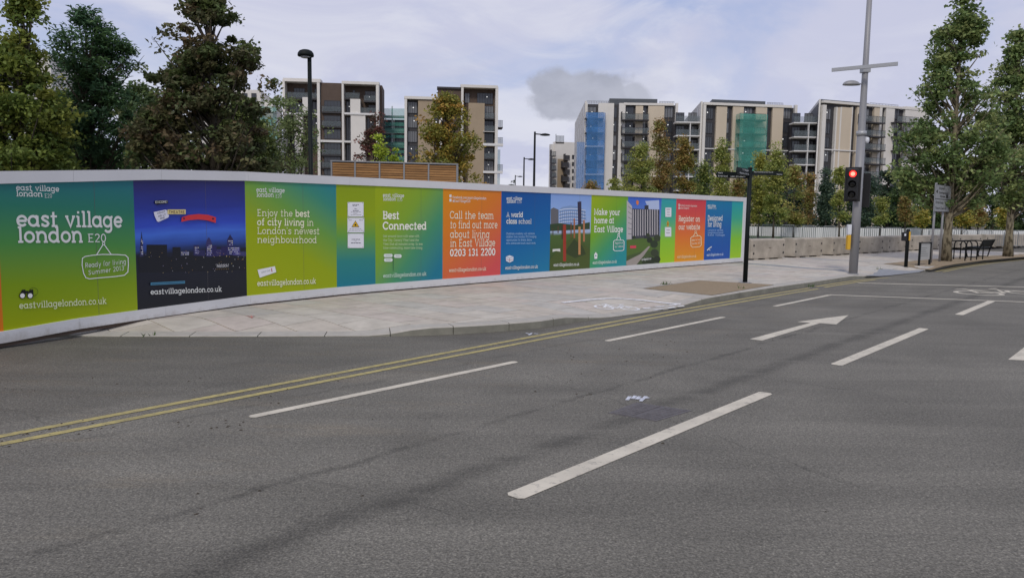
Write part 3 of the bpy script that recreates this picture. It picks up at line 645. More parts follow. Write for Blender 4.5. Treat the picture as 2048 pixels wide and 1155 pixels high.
# ------------------------------------------------------------------ drawn slab-serif lettering (strokes, x-height = 1)
def arc(cx, cy, r, a0, a1, n=12, ry=None):
    ry = r if ry is None else ry
    return [(cx + r * math.cos(math.radians(a0 + (a1 - a0) * k / n)), cy + ry * math.sin(math.radians(a0 + (a1 - a0) * k / n))) for k in range(n + 1)]
def H(x0, x1, y): return [(x0, y), (x1, y)]
S_ = [(.70, .78), (.64, .89), (.45, .94), (.24, .90), (.14, .76), (.22, .62), (.42, .53), (.62, .44), (.72, .28), (.62, .12), (.42, .06), (.2, .11), (.12, .24)]
G = {   # width, strokes, serifs
 'a': (1.12, [arc(.46, .5, .42, 0, 360, 18), [(.88, .97), (.88, .0)]], [H(.70, .88, .93), H(.88, 1.08, .07)]),
 'b': (1.14, [[(.2, 0), (.2, 1.42)], arc(.62, .5, .42, 0, 360, 18)], [H(.0, .2, 1.36)]),
 'c': (0.96, [arc(.5, .5, .42, 38, 325, 16)], [[(.84, .92), (.84, .66)]]),
 'd': (1.14, [arc(.46, .5, .42, 0, 360, 18), [(.88, 0), (.88, 1.42)]], [H(.66, .88, 1.36), H(.88, 1.08, .07)]),
 'e': (1.0, [arc(.5, .5, .42, 2, 322, 18), H(.1, .92, .5)], []),
 'f': (.74, [[(.32, 0), (.32, 1.1)] + arc(.58, 1.1, .26, 180, 70, 6)], [H(.04, .66, .93), H(.1, .56, .07)]),
 'g': (1.12, [arc(.46, .5, .42, 0, 360, 18), [(.88, .97), (.88, -.1)] + arc(.5, -.1, .38, 0, -155, 9, .3)], [H(.88, 1.08, .93)]),
 'h': (1.22, [[(.22, 0), (.22, 1.42)], arc(.61, .55, .38, 180, 0, 9) + [(.99, 0)]], [H(.02, .22, 1.36), H(.0, .44, .07), H(.78, 1.2, .07)]),
 'i': (.5, [[(.25, 0), (.25, .97)], [(.25, 1.2), (.25, 1.40)]], [H(.04, .25, .93), H(.0, .5, .07)]),
 'j': (.48, [[(.3, .97), (.3, -.12)] + arc(.08, -.12, .22, 0, -90, 5), [(.3, 1.2), (.3, 1.40)]], [H(.08, .3, .93)]),
 'k': (1.12, [[(.22, 0), (.22, 1.42)], [(.24, .38), (.86, .95)], [(.46, .58), (.94, .05)]], [H(.02, .22, 1.36), H(.0, .44, .07), H(.62, 1.04, .93), H(.72, 1.12, .07)]),
 'l': (.5, [[(.25, 0), (.25, 1.42)]], [H(.03, .25, 1.36), H(.0, .5, .07)]),
 'm': (1.75, [[(.22, 0), (.22, .97)], arc(.54, .6, .32, 180, 0, 8) + [(.86, 0)], arc(1.18, .6, .32, 180, 0, 8) + [(1.5, 0)]], [H(.02, .22, .93), H(.0, .44, .07), H(.68, 1.04, .07), H(1.32, 1.72, .07)]),
 'n': (1.22, [[(.22, 0), (.22, .97)], arc(.61, .55, .38, 180, 0, 9) + [(.99, 0)]], [H(.02, .22, .93), H(.0, .44, .07), H(.78, 1.2, .07)]),
 'o': (1.0, [arc(.5, .5, .42, 0, 360, 18)], []),
 'p': (1.14, [[(.2, .97), (.2, -.42)], arc(.62, .5, .42, 0, 360, 18)], [H(.0, .2, .93), H(.0, .44, -.36)]),
 'r': (.86, [[(.25, 0), (.25, .97)], arc(.62, .55, .37, 180, 62, 7)], [H(.04, .25, .93), H(.02, .54, .07)]),
 's': (.84, [S_], [[(.70, .96), (.70, .70)], [(.12, .04), (.12, .30)]]),
 't': (.78, [[(.32, 1.32), (.32, .0)]], [H(.04, .68, .93), H(.1, .7, .07)]),
 'u': (1.2, [[(.22, .95), (.22, .45)] + arc(.57, .43, .35, 180, 360, 9), [(.92, .97), (.92, 0)]], [H(.02, .22, .93), H(.72, .92, .93), H(.92, 1.14, .07)]),
 'v': (1.04, [[(.14, .95), (.52, .04), (.90, .95)]], [H(.0, .32, .93), H(.72, 1.04, .93)]),
 'w': (1.5, [[(.14, .95), (.42, .04), (.75, .9), (1.08, .04), (1.36, .95)]], [H(.0, .32, .93), H(1.18, 1.5, .93)]),
 'x': (1.0, [[(.12, .93), (.88, .07)], [(.88, .93), (.12, .07)]], [H(0, .3, .93), H(.7, 1, .93)]),
 'y': (1.04, [[(.14, .95), (.52, .06)], [(.90, .95), (.40, -.38), (.16, -.38)]], [H(.0, .32, .93), H(.72, 1.04, .93)]),
 'A': (1.35, [[(.15, .05), (.68, 1.36), (1.2, .05)], H(.34, 1.02, .45)], [H(0, .36, .07), H(.98, 1.35, .07)]),
 'B': (1.15, [[(.24, 0), (.24, 1.4)], H(.24, .7, 1.33) + arc(.68, 1.03, .3, 90, -90, 8) + [(.24, .73)], H(.24, .72, .73) + arc(.7, .40, .33, 90, -90, 8) + [(.24, .07)]], [H(.02, .24, 1.33), H(.02, .24, .07)]),
 'C': (1.25, [arc(.66, .7, .58, 40, 320, 18, .62)], [[(1.1, 1.32), (1.1, .98)]]),
 'D': (1.3, [[(.24, 0), (.24, 1.4)], H(.24, .55, 1.33) + arc(.55, .7, .6, 90, -90, 12, .63) + [(.24, .07)]], [H(.02, .24, 1.33), H(.02, .24, .07)]),
 'E': (1.1, [[(.24, 0), (.24, 1.4)], H(.24, .98, 1.33), H(.24, .8, .72), H(.24, 1.0, .07)], [H(.02, .24, 1.33), H(.02, .24, .07)]),
 'F': (1.0, [[(.24, 0), (.24, 1.4)], H(.24, .96, 1.33), H(.24, .8, .72)], [H(.02, .5, .07)]),
 'G': (1.3, [arc(.66, .7, .58, 40, 330, 18, .62), [(1.16, .4), (1.16, .68), (.8, .68)]], []),
 'H': (1.3, [[(.2, 0), (.2, 1.4)], [(1.1, 0), (1.1, 1.4)], H(.2, 1.1, .72)], []),
 'I': (.5, [[(.25, 0), (.25, 1.4)]], [H(0, .5, 1.33), H(0, .5, .07)]),
 'L': (1.05, [[(.26, 0), (.26, 1.4)], H(.26, .98, .07)], [H(.02, .52, 1.33), H(.02, .26, .07), [(.96, .0), (.96, .34)]]),
 'M': (1.6, [[(.22, 0), (.22, 1.36), (.8, .2), (1.38, 1.36), (1.38, 0)]], [H(0, .42, .07), H(1.18, 1.6, .07), H(0, .24, 1.33), H(1.36, 1.6, 1.33)]),
 'N': (1.35, [[(.22, 0), (.22, 1.36), (1.1, .05), (1.1, 1.4)]], []),
 'O': (1.35, [arc(.68, .7, .6, 0, 360, 20, .63)], []),
 'P': (1.1, [[(.24, 0), (.24, 1.4)], H(.24, .68, 1.33) + arc(.66, .98, .34, 90, -90, 8) + [(.24, .63)]], [H(.02, .5, .07)]),
 'R': (1.2, [[(.24, 0), (.24, 1.4)], H(.24, .68, 1.33) + arc(.66, 1.0, .32, 90, -90, 8) + [(.24, .68)], [(.6, .68), (1.02, .05)]], [H(.02, .46, .07), H(.86, 1.2, .07), H(.02, .24, 1.33)]),
 'S': (1.0, [[(x * 1.15, y * 1.4) for x, y in S_]], []),
 'T': (1.1, [[(.55, 0), (.55, 1.4)], H(.05, 1.05, 1.33)], []),
 'V': (1.3, [[(.15, 1.35), (.66, .05), (1.16, 1.35)]], [H(0, .38, 1.33), H(.94, 1.3, 1.33)]),
 'W': (1.7, [[(.15, 1.35), (.5, .05), (.85, 1.3), (1.2, .05), (1.55, 1.35)]], [H(0, .38, 1.33), H(1.34, 1.7, 1.33)]),
 '0': (1.0, [arc(.5, .7, .38, 0, 360, 18, .63)], []),
 '1': (.8, [[(.14, 1.05), (.42, 1.34), (.42, 0)]], [H(.1, .74, .07)]),
 '2': (1.0, [arc(.48, 1.0, .36, 165, -30, 9, .34) + [(.14, .07), (.9, .07)]], []),
 '3': (1.0, [arc(.46, 1.03, .33, 150, -80, 9, .31) + arc(.46, .39, .37, 80, -150, 10, .33)], []),
 '.': (.36, [[(.18, 0), (.18, .17)]], []), ',': (.36, [[(.2, .15), (.1, -.16)]], []), "'": (.3, [[(.16, 1.4), (.12, 1.1)]], []),
 '/': (.7, [[(.1, -.1), (.6, 1.42)]], []), '!': (.4, [[(.2, 1.4), (.2, .45)], [(.2, 0), (.2, .18)]], []), '-': (.6, [H(.08, .52, .5)], []),
 '@': (1.4, [arc(.7, .55, .6, -50, 300, 14), arc(.7, .55, .25, 0, 360, 10)], []), ' ': (.55, [], []),
}
def stroke_quads(pts, hw):
    pts = [np.array(p, float) for p in pts]; n = len(pts); cl = np.linalg.norm(pts[0] - pts[-1]) < 1e-6
    Lp, Rp = [], []
    for i in range(n):
        a = pts[i - 1] if i > 0 else (pts[-2] if cl else pts[i]); b_ = pts[i + 1] if i < n - 1 else (pts[1] if cl else pts[i])
        d1 = pts[i] - a; d2 = b_ - pts[i]; l1 = np.linalg.norm(d1); l2 = np.linalg.norm(d2)
        if l1 < 1e-9: d1, l1 = d2, l2
        if l2 < 1e-9: d2, l2 = d1, l1
        t = d1 / l1 + d2 / l2; t /= np.linalg.norm(t) + 1e-9; nr = np.array([-t[1], t[0]])
        k = min(1.6, 1 / max(0.4, abs(np.dot(nr, np.array([-d1[1], d1[0]]) / l1))))
        Lp.append(pts[i] + nr * hw * k); Rp.append(pts[i] - nr * hw * k)
    return [(Rp[i], Rp[i + 1], Lp[i + 1], Lp[i]) for i in range(n - 1)]
def layout(text, weight=0.085, serif=True, bold_words=()):
    """list of (quads, shift) in text units and the total width"""
    x = 0.0; items = []; words = text.split(' '); bold = []
    for w in words: bold += [w in bold_words] * len(w) + [False]
    for i, ch in enumerate(text):
        w, st, se = G.get(ch, G[' ']); hw = weight * (1.55 if bold[i] else 1.0)
        for j, p in enumerate(st): items.append([(q, j) for q in stroke_quads([(a + x, b_) for a, b_ in p], hw)])
        if serif:
            for j, p in enumerate(se): items.append([(q, j + 3) for q in stroke_quads([(a + x, b_) for a, b_ in p], hw * 0.82)])
        x += w + 0.10
    return items, x - 0.10

# ------------------------------------------------------------------ hoarding
def hz(px):      # foot height and top height of the hoarding along the picture
    return (float(np.interp(px, [-80, 0, 113, 329, 494], [0.02, 0.04, 0.085, 0.11, 0.127])), float(np.interp(px, [-80, 0, 158, 329, 494, 750, 1487], [2.15, 2.17, 2.24, 2.33, 2.39, 2.42, 2.47])))
def hp(u, z, off=0.0):
    """point on the hoarding face; off = metres proud of it towards the road"""
    p = UV(u, vb(u)); q = UV(u + 0.01, vb(u + 0.01)) - UV(u - 0.01, vb(u - 0.01)); q = q / np.linalg.norm(q)
    return (p[0] + q[1] * off, p[1] - q[0] * off, z)
def u_at(px, zf=0.12):
    lo, hi = 0.0, 27.0
    for _ in range(40):
        m_ = (lo + hi) / 2
        if proj(hp(m_, zf))[0] < px: lo = m_
        else: hi = m_
    return (lo + hi) / 2
def h_uz(px, py):
    lo, hi = 0.0, 27.0; d = ray(px, py)
    for _ in range(44):
        m_ = (lo + hi) / 2; P = hp(m_, 0)
        if P[0] * d[1] - P[1] * d[0] < 0: lo = m_
        else: hi = m_
    P = hp(lo, 0); t = math.hypot(P[0], P[1]) / math.hypot(d[0], d[1]); return lo, CAM_H + d[2] * t
INK_F = 0.80
def ink(c): return tuple(min(0.9, x / INK_F) for x in lin(c))

def print_material(name, stops, ga, gb, gc=0.0, wob=0.0):
    m = bpy.data.materials.new(name); m.use_nodes = True; t = m.node_tree; b = t.nodes['Principled BSDF']; b.inputs['Roughness'].default_value = 0.34; b.inputs['Specular IOR Level'].default_value = 0.35
    uvn = t.nodes.new('ShaderNodeUVMap'); sp = t.nodes.new('ShaderNodeSeparateXYZ'); t.links.new(uvn.outputs[0], sp.inputs[0])
    def mt(op, a, c):
        n = t.nodes.new('ShaderNodeMath'); n.operation = op
        for i, v in enumerate((a, c)):
            if isinstance(v, (int, float)): n.inputs[i].default_value = v
            else: t.links.new(v, n.inputs[i])
        return n.outputs[0]
    val = mt('ADD', mt('ADD', mt('MULTIPLY', sp.outputs[0], ga), mt('MULTIPLY', sp.outputs[1], gb)), gc)
    if wob:
        mp = t.nodes.new('ShaderNodeMapping'); mp.inputs['Scale'].default_value = (2.0, 14, 1); t.links.new(uvn.outputs[0], mp.inputs[0])
        n = t.nodes.new('ShaderNodeTexNoise'); n.inputs['Scale'].default_value = 1.2; n.inputs['Detail'].default_value = 5; t.links.new(mp.outputs[0], n.inputs['Vector'])
        val = mt('ADD', val, mt('MULTIPLY', mt('SUBTRACT', n.outputs['Fac'], 0.5), wob))
    r = t.nodes.new('ShaderNodeValToRGB'); els = r.color_ramp.elements
    while len(els) < len(stops): els.new(0.5)
    for e, (p, c) in zip(els, stops): e.position = p; e.color = (*ink(c), 1)
    t.links.new(val, r.inputs[0]); t.links.new(r.outputs[0], b.inputs['Base Color'])
    return m
LIME, TEAL = (142, 156, 0), (28, 118, 118)
_PXE = [8, 276, 494.5, 674, 751, 885, 1000.5, 1098.5, 1179, 1252, 1318.5, 1348, 1407, 1459, 1482, 1487]
KN = [0.0, 0.9] + [u_at(x) for x in _PXE] + [27.0]
KNV = [vb(u) for u in KN]
def vb(u): return float(np.interp(u, KN, KNV))
hoarding = empty('hoarding', (*UV(12, vb(12)), 0.0))
tag(hoarding, 'long white framed site hoarding of brightly printed panels on the pavement', 'hoarding')
TOPB, BOTB = 0.152, 0.172
PAN = [  # bottom px edges, name of print, stops from t=0 to 1, gradient (a, b, c)
 (-75, 8, [(0, (205, 115, 20)), (1, (165, 50, 50))], (0, 1, 0), 0),
 (8, 276, [(0, (145, 158, 0)), (.28, (118, 146, 10)), (.55, (70, 132, 62)), (.8, (36, 112, 92)), (1, (26, 104, 112))], (0.10, 0.95, -0.02), 0),
 (276, 494.5, [(0, (24, 26, 32)), (.42, (24, 28, 44)), (.50, (44, 74, 150)), (.58, (62, 104, 196)), (.64, (46, 72, 178)), (.78, (36, 50, 136)), (1, (36, 34, 88))], (0, 1, 0), 0.09),
 (494.5, 674, [(0, (148, 160, 0)), (.35, (140, 157, 0)), (.6, (100, 148, 60)), (.82, (52, 130, 110)), (1, (28, 120, 132))], (0.42, 0.72, -0.14), 0),
 (674, 751, [(0, (22, 112, 128)), (.25, (40, 122, 118)), (.5, (94, 146, 60)), (.7, (134, 154, 0)), (1, (128, 148, 0))], (0.0, 1.0, 0), 0),
 (751, 885, [(0, (140, 158, 0)), (.35, (118, 154, 40)), (.65, (66, 136, 96)), (1, (24, 112, 134))], (0.62, -0.62, 0.50), 0),
 (885, 1000.5, [(0, (204, 128, 4)), (.4, (202, 112, 30)), (.7, (200, 96, 56)), (1, (198, 76, 76))], (0.45, -0.75, 0.68), 0),
 (1000.5, 1098.5, [(0, (18, 112, 150)), (.5, (4, 92, 152)), (1, (2, 72, 142))], (-0.2, 0.9, 0.15), 0),
 (1098.5, 1179, [(0, (40, 60, 30)), (.3, (66, 88, 36)), (.47, (72, 96, 40)), (.5, (160, 176, 200)), (.75, (138, 168, 214)), (1, (122, 152, 206))], (0, 1, 0), 0.05),
 (1179, 1252, [(0, (146, 168, 0)), (.4, (110, 160, 30)), (.7, (60, 146, 96)), (1, (26, 136, 140))], (0.5, -0.8, 0.72), 0),
 (1252, 1318.5, [(0, (60, 76, 40)), (.4, (74, 96, 42)), (.42, (120, 130, 140)), (.75, (86, 120, 190)), (1, (52, 94, 186))], (0, 1, 0), 0.06),
 (1318.5, 1348, [(0, (150, 190, 10)), (.35, (130, 186, 40)), (.7, (60, 162, 130)), (1, (34, 150, 160))], (0, 1, 0), 0),
 (1348, 1407, [(0, (212, 142, 8)), (.4, (212, 110, 36)), (.75, (202, 70, 62)), (1, (194, 52, 68))], (0, 1, 0), 0),
 (1407, 1459, [(0, (6, 72, 156)), (.5, (4, 86, 154)), (1, (10, 116, 156))], (0, 1, 0), 0),
 (1459, 1482, [(0, (150, 192, 10)), (.35, (120, 184, 40)), (.7, (50, 160, 130)), (1, (28, 150, 160))], (0, 1, 0), 0),
]
PLABEL = ['orange printed panel cut by the picture edge', 'green panel with the large village name', 'night skyline photograph panel', 'lime and teal panel about city living', 'narrow lime over teal panel with three notices', 'lime to teal panel headed Best Connected', 'orange panel with the telephone number', 'blue panel about the school', 'photograph panel of a round building on grass', 'lime to teal panel headed Make your home', 'photograph panel of a tall apartment block', 'narrow teal over lime panel with two notices', 'red to orange panel headed Register', 'blue panel headed Designed for living', 'narrow teal over lime end panel']
panels = []
for i, (xa, xb, stops, (ga, gb, gc), wob) in enumerate(PAN):
    ua, ub = (u_at(xa) if xa > -70 else 0.9), u_at(xb)
    mb = MB(); n = max(2, int((ub - ua) / 0.25)); cols_ = []
    for k in range(n + 1):
        u = ua + (ub - ua) * k / n; px = proj(hp(u, 0.12))[0]; z0, z1 = hz(px)
        cols_.append((u, z0 + 0.03, z1 - 0.03, (z0 + BOTB, z1 - TOPB)))
    uvs = []
    for k in range(n):
        (u0, a0, b0_, q0), (u1, a1, b1, q1) = cols_[k], cols_[k + 1]
        mb.quad(hp(u0, a0), hp(u1, a1), hp(u1, b1), hp(u0, b0_))
        fv = lambda z, q: (z - q[0]) / (q[1] - q[0])
        uvs += [(k / n, fv(a0, q0)), ((k + 1) / n, fv(a1, q1)), ((k + 1) / n, fv(b1, q1)), (k / n, fv(b0_, q0))]
        mb.quad(hp(u1, a1, -0.02), hp(u0, a0, -0.02), hp(u0, b0_, -0.02), hp(u1, b1, -0.02)); uvs += [(0, 0)] * 4
    mb.quad(hp(ub, cols_[-1][1]), hp(ub, cols_[-1][1], -0.02), hp(ub, cols_[-1][2], -0.02), hp(ub, cols_[-1][2])); uvs += [(1, .5)] * 4
    o = mb.build('printed_panel', print_material('print_%02d' % i, stops, ga, gb, gc, wob), hoarding)
    ul = o.data.uv_layers.new(name='UVMap')
    for l, uvv in zip(ul.data, uvs): l.uv = uvv
    o['label'] = PLABEL[i]; panels.append((o, ua, ub))
# white frame: top and bottom boards in lengths, end board
def rail(ua, ub, which):
    mb = MB(); rr = []
    for u in [ua] + [q for q in KN if ua + 0.02 < q < ub - 0.02] + [ub]:
        z0, z1 = hz(proj(hp(u, 0.12))[0])
        lo, hi = (z1 - TOPB, z1) if which == 't' else (z0 + 0.026, z0 + BOTB)
        rr.append([hp(u, lo, 0.022), hp(u, hi, 0.022), hp(u, hi, -0.06 if which == 't' else -0.03), hp(u, lo, -0.06 if which == 't' else -0.03)])
    for a, b_ in zip(rr[:-1], rr[1:]):
        for k in range(4): mb.quad(a[k], b_[k], b_[(k + 1) % 4], a[(k + 1) % 4])
    mb.add(rr[0], [(3, 2, 1, 0)]); mb.add(rr[-1], [(0, 1, 2, 3)])
    mb.build('top_board' if which == 't' else 'bottom_board', M['frame'], hoarding)
joints = [0.9, u_at(158)] + [u_at(p) for p in (330, 500, 700, 880, 1060, 1230, 1370)] + [u_at(1487)]
for a, b_ in zip(joints[:-1], joints[1:]): rail(a + 0.0015, b_ - 0.0015, 't'); rail(a + 0.0015, b_ - 0.0015, 'b')
ue = u_at(1487); z0, z1 = hz(1487)
mb = MB(); u0_ = u_at(1481)
for (a, b_) in ((0, 1),):
    P = [hp(u0_, z0 + BOTB, 0.0215), hp(ue, z0 + BOTB, 0.0215), hp(ue, z0 + BOTB, -0.08), hp(u0_, z0 + BOTB, -0.08)]
    Q = [(p[0], p[1], z1 - TOPB) for p in P]; mb.add(P + Q, [(0, 1, 5, 4), (1, 2, 6, 5), (2, 3, 7, 6), (3, 0, 4, 7)])
mb.build('end_board', M['frame'], hoarding)
for a, b_ in zip(joints[:-1], joints[1:]):      # dark strip added to block light and deepen the shadow gap
    mb = MB(); rr = []
    for u in [a] + [q for q in KN if a + 0.02 < q < b_ - 0.02] + [b_]:
        z0 = hz(proj(hp(u, 0.12))[0])[0]; rr.append([hp(u, z0 - .03, -.025), hp(u, z0 + .06, -.025), hp(u, z0 + .06, -.12), hp(u, z0 - .03, -.12)])
    for p_, q_ in zip(rr[:-1], rr[1:]):
        for k in range(4): mb.quad(p_[k], q_[k], q_[(k + 1) % 4], p_[(k + 1) % 4])
    mb.build('gap_light_block', M['bld_brown'], hoarding)
for k in range(12):      # timber props behind
    u = 1.5 + k * 2.15
    if u < ue:
        mb = MB(); a = np.array(hp(u, 0.1, -0.09)); mb.tube([a, a + np.array([0, 0, 2.1])], 0.045, 4); b_ = np.array(hp(u, 0.1, -1.2)); mb.tube([b_, a + np.array([0, 0, 1.6])], 0.04, 4); mb.build('prop', M['timber'][2], hoarding)

for (o, ua, ub) in panels:      # joints between the boards behind the print
    n = int((ub - ua) / 1.22)
    for k in range(1, n + 1):
        u = ua + 1.22 * k
        if u < ub - .15:
            z0, z1 = hz(proj(hp(u, .12))[0]); mb = MB(); mb.quad(hp(u, z0 + BOTB, .0009), hp(u + .004, z0 + BOTB, .0009), hp(u + .004, z1 - TOPB, .0009), hp(u, z1 - TOPB, .0009)); mb.build('board_joint', M['iron'], o)
class Print:
    """flat print on one panel: every stroke a little prouder than the last so nothing is coplanar"""
    def __init__(s, i): s.mb = MB(); s.i = i; s.n = 0
    def poly(s, pts, c, lift=None):
        s.n += 1; off = 0.0012 + 0.00007 * s.n if lift is None else lift
        q = [hp(*h_uz(*p), off) for p in pts]; s.mb.add(q, [tuple(reversed(range(len(q))))], ink(c))
    def rect(s, x0, y0, x1, y1, c, lift=None): s.poly([(x0, y0), (x1, y0), (x1, y1), (x0, y1)], c, lift)
    def line(s, pts, wpx, c):
        s.n += 1; off = 0.0014 + 0.00007 * s.n
        for q in stroke_quads(pts, wpx / 2): s.mb.add([hp(*h_uz(*p), off) for p in q], [(3, 2, 1, 0)], ink(c))
    def disc(s, cx, cy, r, c, n=12): s.poly([(cx + r * math.cos(k * 6.2832 / n), cy + r * math.sin(k * 6.2832 / n)) for k in range(n)], c)
    def text(s, t, p0, p1, xh, c=(238, 238, 232), w=0.085, serif=True, bold=()):
        (u0, z0), (u1, z1) = h_uz(*p0), h_uz(*p1); k = h_uz(p0[0], p0[1] - xh)[1] - z0
        k2 = h_uz(p1[0], p1[1] - xh)[1] - z1; items, wd = layout(t, w, serif, bold); cc_ = ink(c); lf = 0.0018 + 0.00007 * s.n; s.n += 14
        for it in items:
            for q, j in it:
                vs = []
                for (x, y) in q:
                    f = x / wd; vs.append(hp(u0 + (u1 - u0) * f, z0 + (z1 - z0) * f + y * (k + (k2 - k) * f), lf + 0.00012 * j))
                s.mb.add(vs, [(3, 2, 1, 0)], cc_)
    def tagsign(s, apex, l, r, box, wpx, c=(232, 236, 225)):
        s.line([l, (apex[0] - 1, apex[1] + 2)], wpx, c); s.line([(apex[0] + 1, apex[1] + 2), r], wpx, c)
        s.line([(apex[0] + wpx * 1.6 * math.cos(a), apex[1] + wpx * 1.6 * math.sin(a)) for a in np.linspace(0, 6.2832, 9)], wpx * 0.7, c)
        s.line(list(box) + [box[0]], wpx, c)
    def done(s, name='print'):
        if s.mb.f: s.mb.build(name, M['ink'], panels[s.i][0])
WHT = (208, 210, 205)
URL = 'eastvillagelondon.co.uk'
def logo(p, x, y, xe, dy, xh, xl, ye=None, w=0.10):
    ye = y if ye is None else ye
    p.text('east village', (x, y), (xe, ye), xh, WHT, w); p.text('london', (x + 0.5, y + dy), (xl, ye + dy - 0.5 + (y - ye) * 0.5), xh, WHT, w)
    k = xh * 0.72; p.text('E20', (xl + xh * 0.5, ye + dy), (xl + xh * 2.3, ye + dy + 0.2), k, WHT, 0.07)
# panel 1
p = Print(1); logo(p, 32.3, 380.2, 118.4, 12.2, 8.2, 85, 383.2)
p.text('east village', (33.5, 452.5), (244.6, 454.8), 22.4, WHT, 0.115); p.text('london', (35.8, 484.9), (165.5, 484.6), 22.4, WHT, 0.115); p.text('E20', (175.3, 484.1), (212, 484), 12, WHT, 0.085)
p.tagsign((206.5, 486.5), (192, 510), (222, 508.8), [(164, 516), (170, 512.5), (185, 510), (204, 508.5), (235, 508.8), (250, 510), (255.5, 515), (256, 530), (255, 543.5), (248, 550), (230, 552.5), (200, 555), (178, 557.2), (171, 555), (166.5, 546), (163.5, 530)], 1.6)
p.text('Ready for living', (169.4, 535.5), (251.6, 527.4), 7.2, WHT, 0.08, False); p.text('Summer 2013', (176, 549.6), (247.4, 540), 6.8, WHT, 0.08, False)
p.line([(66 + 9 * math.cos(t), 583 + 8 * math.sin(t)) for t in np.linspace(-2.6, 1.6, 14)], 0.7, (40, 60, 20))
for cx in (44.0, 59.5):
    p.poly([(cx - 6, 590), (cx - 1, 579), (cx + 6, 578.5), (cx + 6.5, 590)], (22, 26, 20)); p.disc(cx, 590.5, 6.6, (22, 26, 20)); p.disc(cx, 590.8, 4.8, (226, 228, 214))
p.rect(48, 581, 56, 586, (22, 26, 20)); p.text(URL, (37.8, 617), (212, 607), 9.4, (206, 212, 170), 0.10); p.done()
# panel 2: night skyline
p = Print(2); DK = (25, 27, 34)
def bld(xa, xb, yt, c=DK, yb=516): p.poly([(xa, yb), (xa, yt), (xb, yt), (xb, yb)], c)
for xa, xb, yt, c in ((293, 334, 489, DK), (345, 361, 494, DK), (361, 378, 502, (60, 66, 90)), (387, 398, 490, (44, 44, 86)), (398, 410, 500, (40, 40, 80)), (424, 433, 491, (40, 36, 84)), (433, 442, 498, (50, 46, 90)), (442, 454, 493, (38, 34, 80)), (466, 480, 494, (70, 68, 120)), (480, 492, 503, (60, 60, 100)), (454, 466, 478, (46, 46, 92)), (412, 424, 486, (52, 50, 96))): bld(xa, xb, yt, c)
p.poly([(279, 516), (281, 480), (283, 462), (285, 480), (287, 516)], (44, 46, 78)); p.poly([(412, 487), (414, 479), (417.5, 474), (421, 479), (424, 487)], (52, 50, 96)); p.poly([(455, 478), (458, 472), (460, 468), (462, 472), (466, 478)], (36, 36, 74))
p.poly([(275, 514), (300, 511), (340, 513), (380, 510), (420, 513), (460, 510), (492, 512), (492, 540), (278, 545)], DK)
for _ in range(60):
    x, y = random.uniform(279, 490), random.choice([random.uniform(500, 514), random.uniform(505, 545)]); p.rect(x, y, x + random.uniform(.6, 1.3), y + random.uniform(.7, 1.4), random.choice([(210, 190, 130), (150, 140, 170), (220, 220, 230), (170, 130, 70)]))
for x0, y0, nx, ny, dx in ((456, 481, 4, 3, 2.4), (456, 495, 9, 4, 2.4), (414, 490, 4, 6, 2.4), (389, 494, 3, 4, 2.8), (362, 504, 6, 2, 2.6), (281, 478, 2, 9, 2.2)):
    for i in range(nx):
        for j in range(ny):
            if random.random() < 0.75: p.rect(x0 + i * dx, y0 + j * 3.6, x0 + i * dx + 1.6, y0 + j * 3.6 + 1.7, random.choice([(196, 196, 220), (160, 158, 200), (220, 214, 200)]))
p.poly([(308, 401.5), (321, 400), (335, 401), (335, 406.5), (316, 408.5), (313, 410.5), (313, 408), (308, 407.5)], (14, 14, 22)); p.text('ENCORE!', (309.5, 406.3), (333.5, 405.5), 3.2, WHT, 0.11, False)
p.poly([(306, 424), (330, 419), (332.5, 420), (337, 432), (335, 435), (316, 443.5), (313, 442.5), (308.5, 433)], (206, 206, 216))
for t_, a, b_ in (('ADMIT', (313, 428), (329, 424.5)), ('ADULT', (315, 434), (330, 430.5)), ('ONE', (319, 438.5), (328, 436.5))): p.text(t_, a, b_, 2.4, (50, 50, 70), 0.12, False)
p.rect(333.5, 418.7, 370, 428.2, (206, 190, 128)); p.text('THEATRE', (336, 426.3), (368, 426.8), 4, (90, 60, 60), 0.13, False)
p.poly([(362, 434.5), (375, 430), (395, 427.8), (415, 429.5), (430.5, 434.5), (430, 445.5), (412, 440.3), (395, 438.6), (377, 440), (361, 443.5)], (196, 52, 58))
for hx, hy in ((366.5, 437), (424.5, 437.5)): p.disc(hx - 1, hy - .6, 1.3, (40, 20, 60), 7); p.disc(hx + 1, hy - .6, 1.3, (40, 20, 60), 7); p.poly([(hx - 2, hy - .2), (hx + 2, hy - .2), (hx, hy + 2.4)], (40, 20, 60))
p.text('FREEDOM', (432, 534.6), (455.4, 533), 3.2, (206, 206, 206), 0.11, False)
for k in range(8): p.line([(430 + k * 3.6, 530 - 0.12 * k), (431 + k * 3.4, 527.5 - .12 * k)], 0.6, (190, 190, 190)); p.line([(431 + k * 3.4, 537 - .12 * k), (430 + k * 3.6, 539 - .12 * k)], 0.6, (150, 120, 70))
p.poly([(299.6, 564.8), (368, 561.2), (368, 566.2), (299.6, 569.8)], (70, 130, 160)); p.line([(301, 567.3), (367, 563.8)], 1.4, (30, 50, 70))
p.text(URL, (299.6, 588.4), (441.6, 582.4), 7.6, WHT, 0.10); p.done()
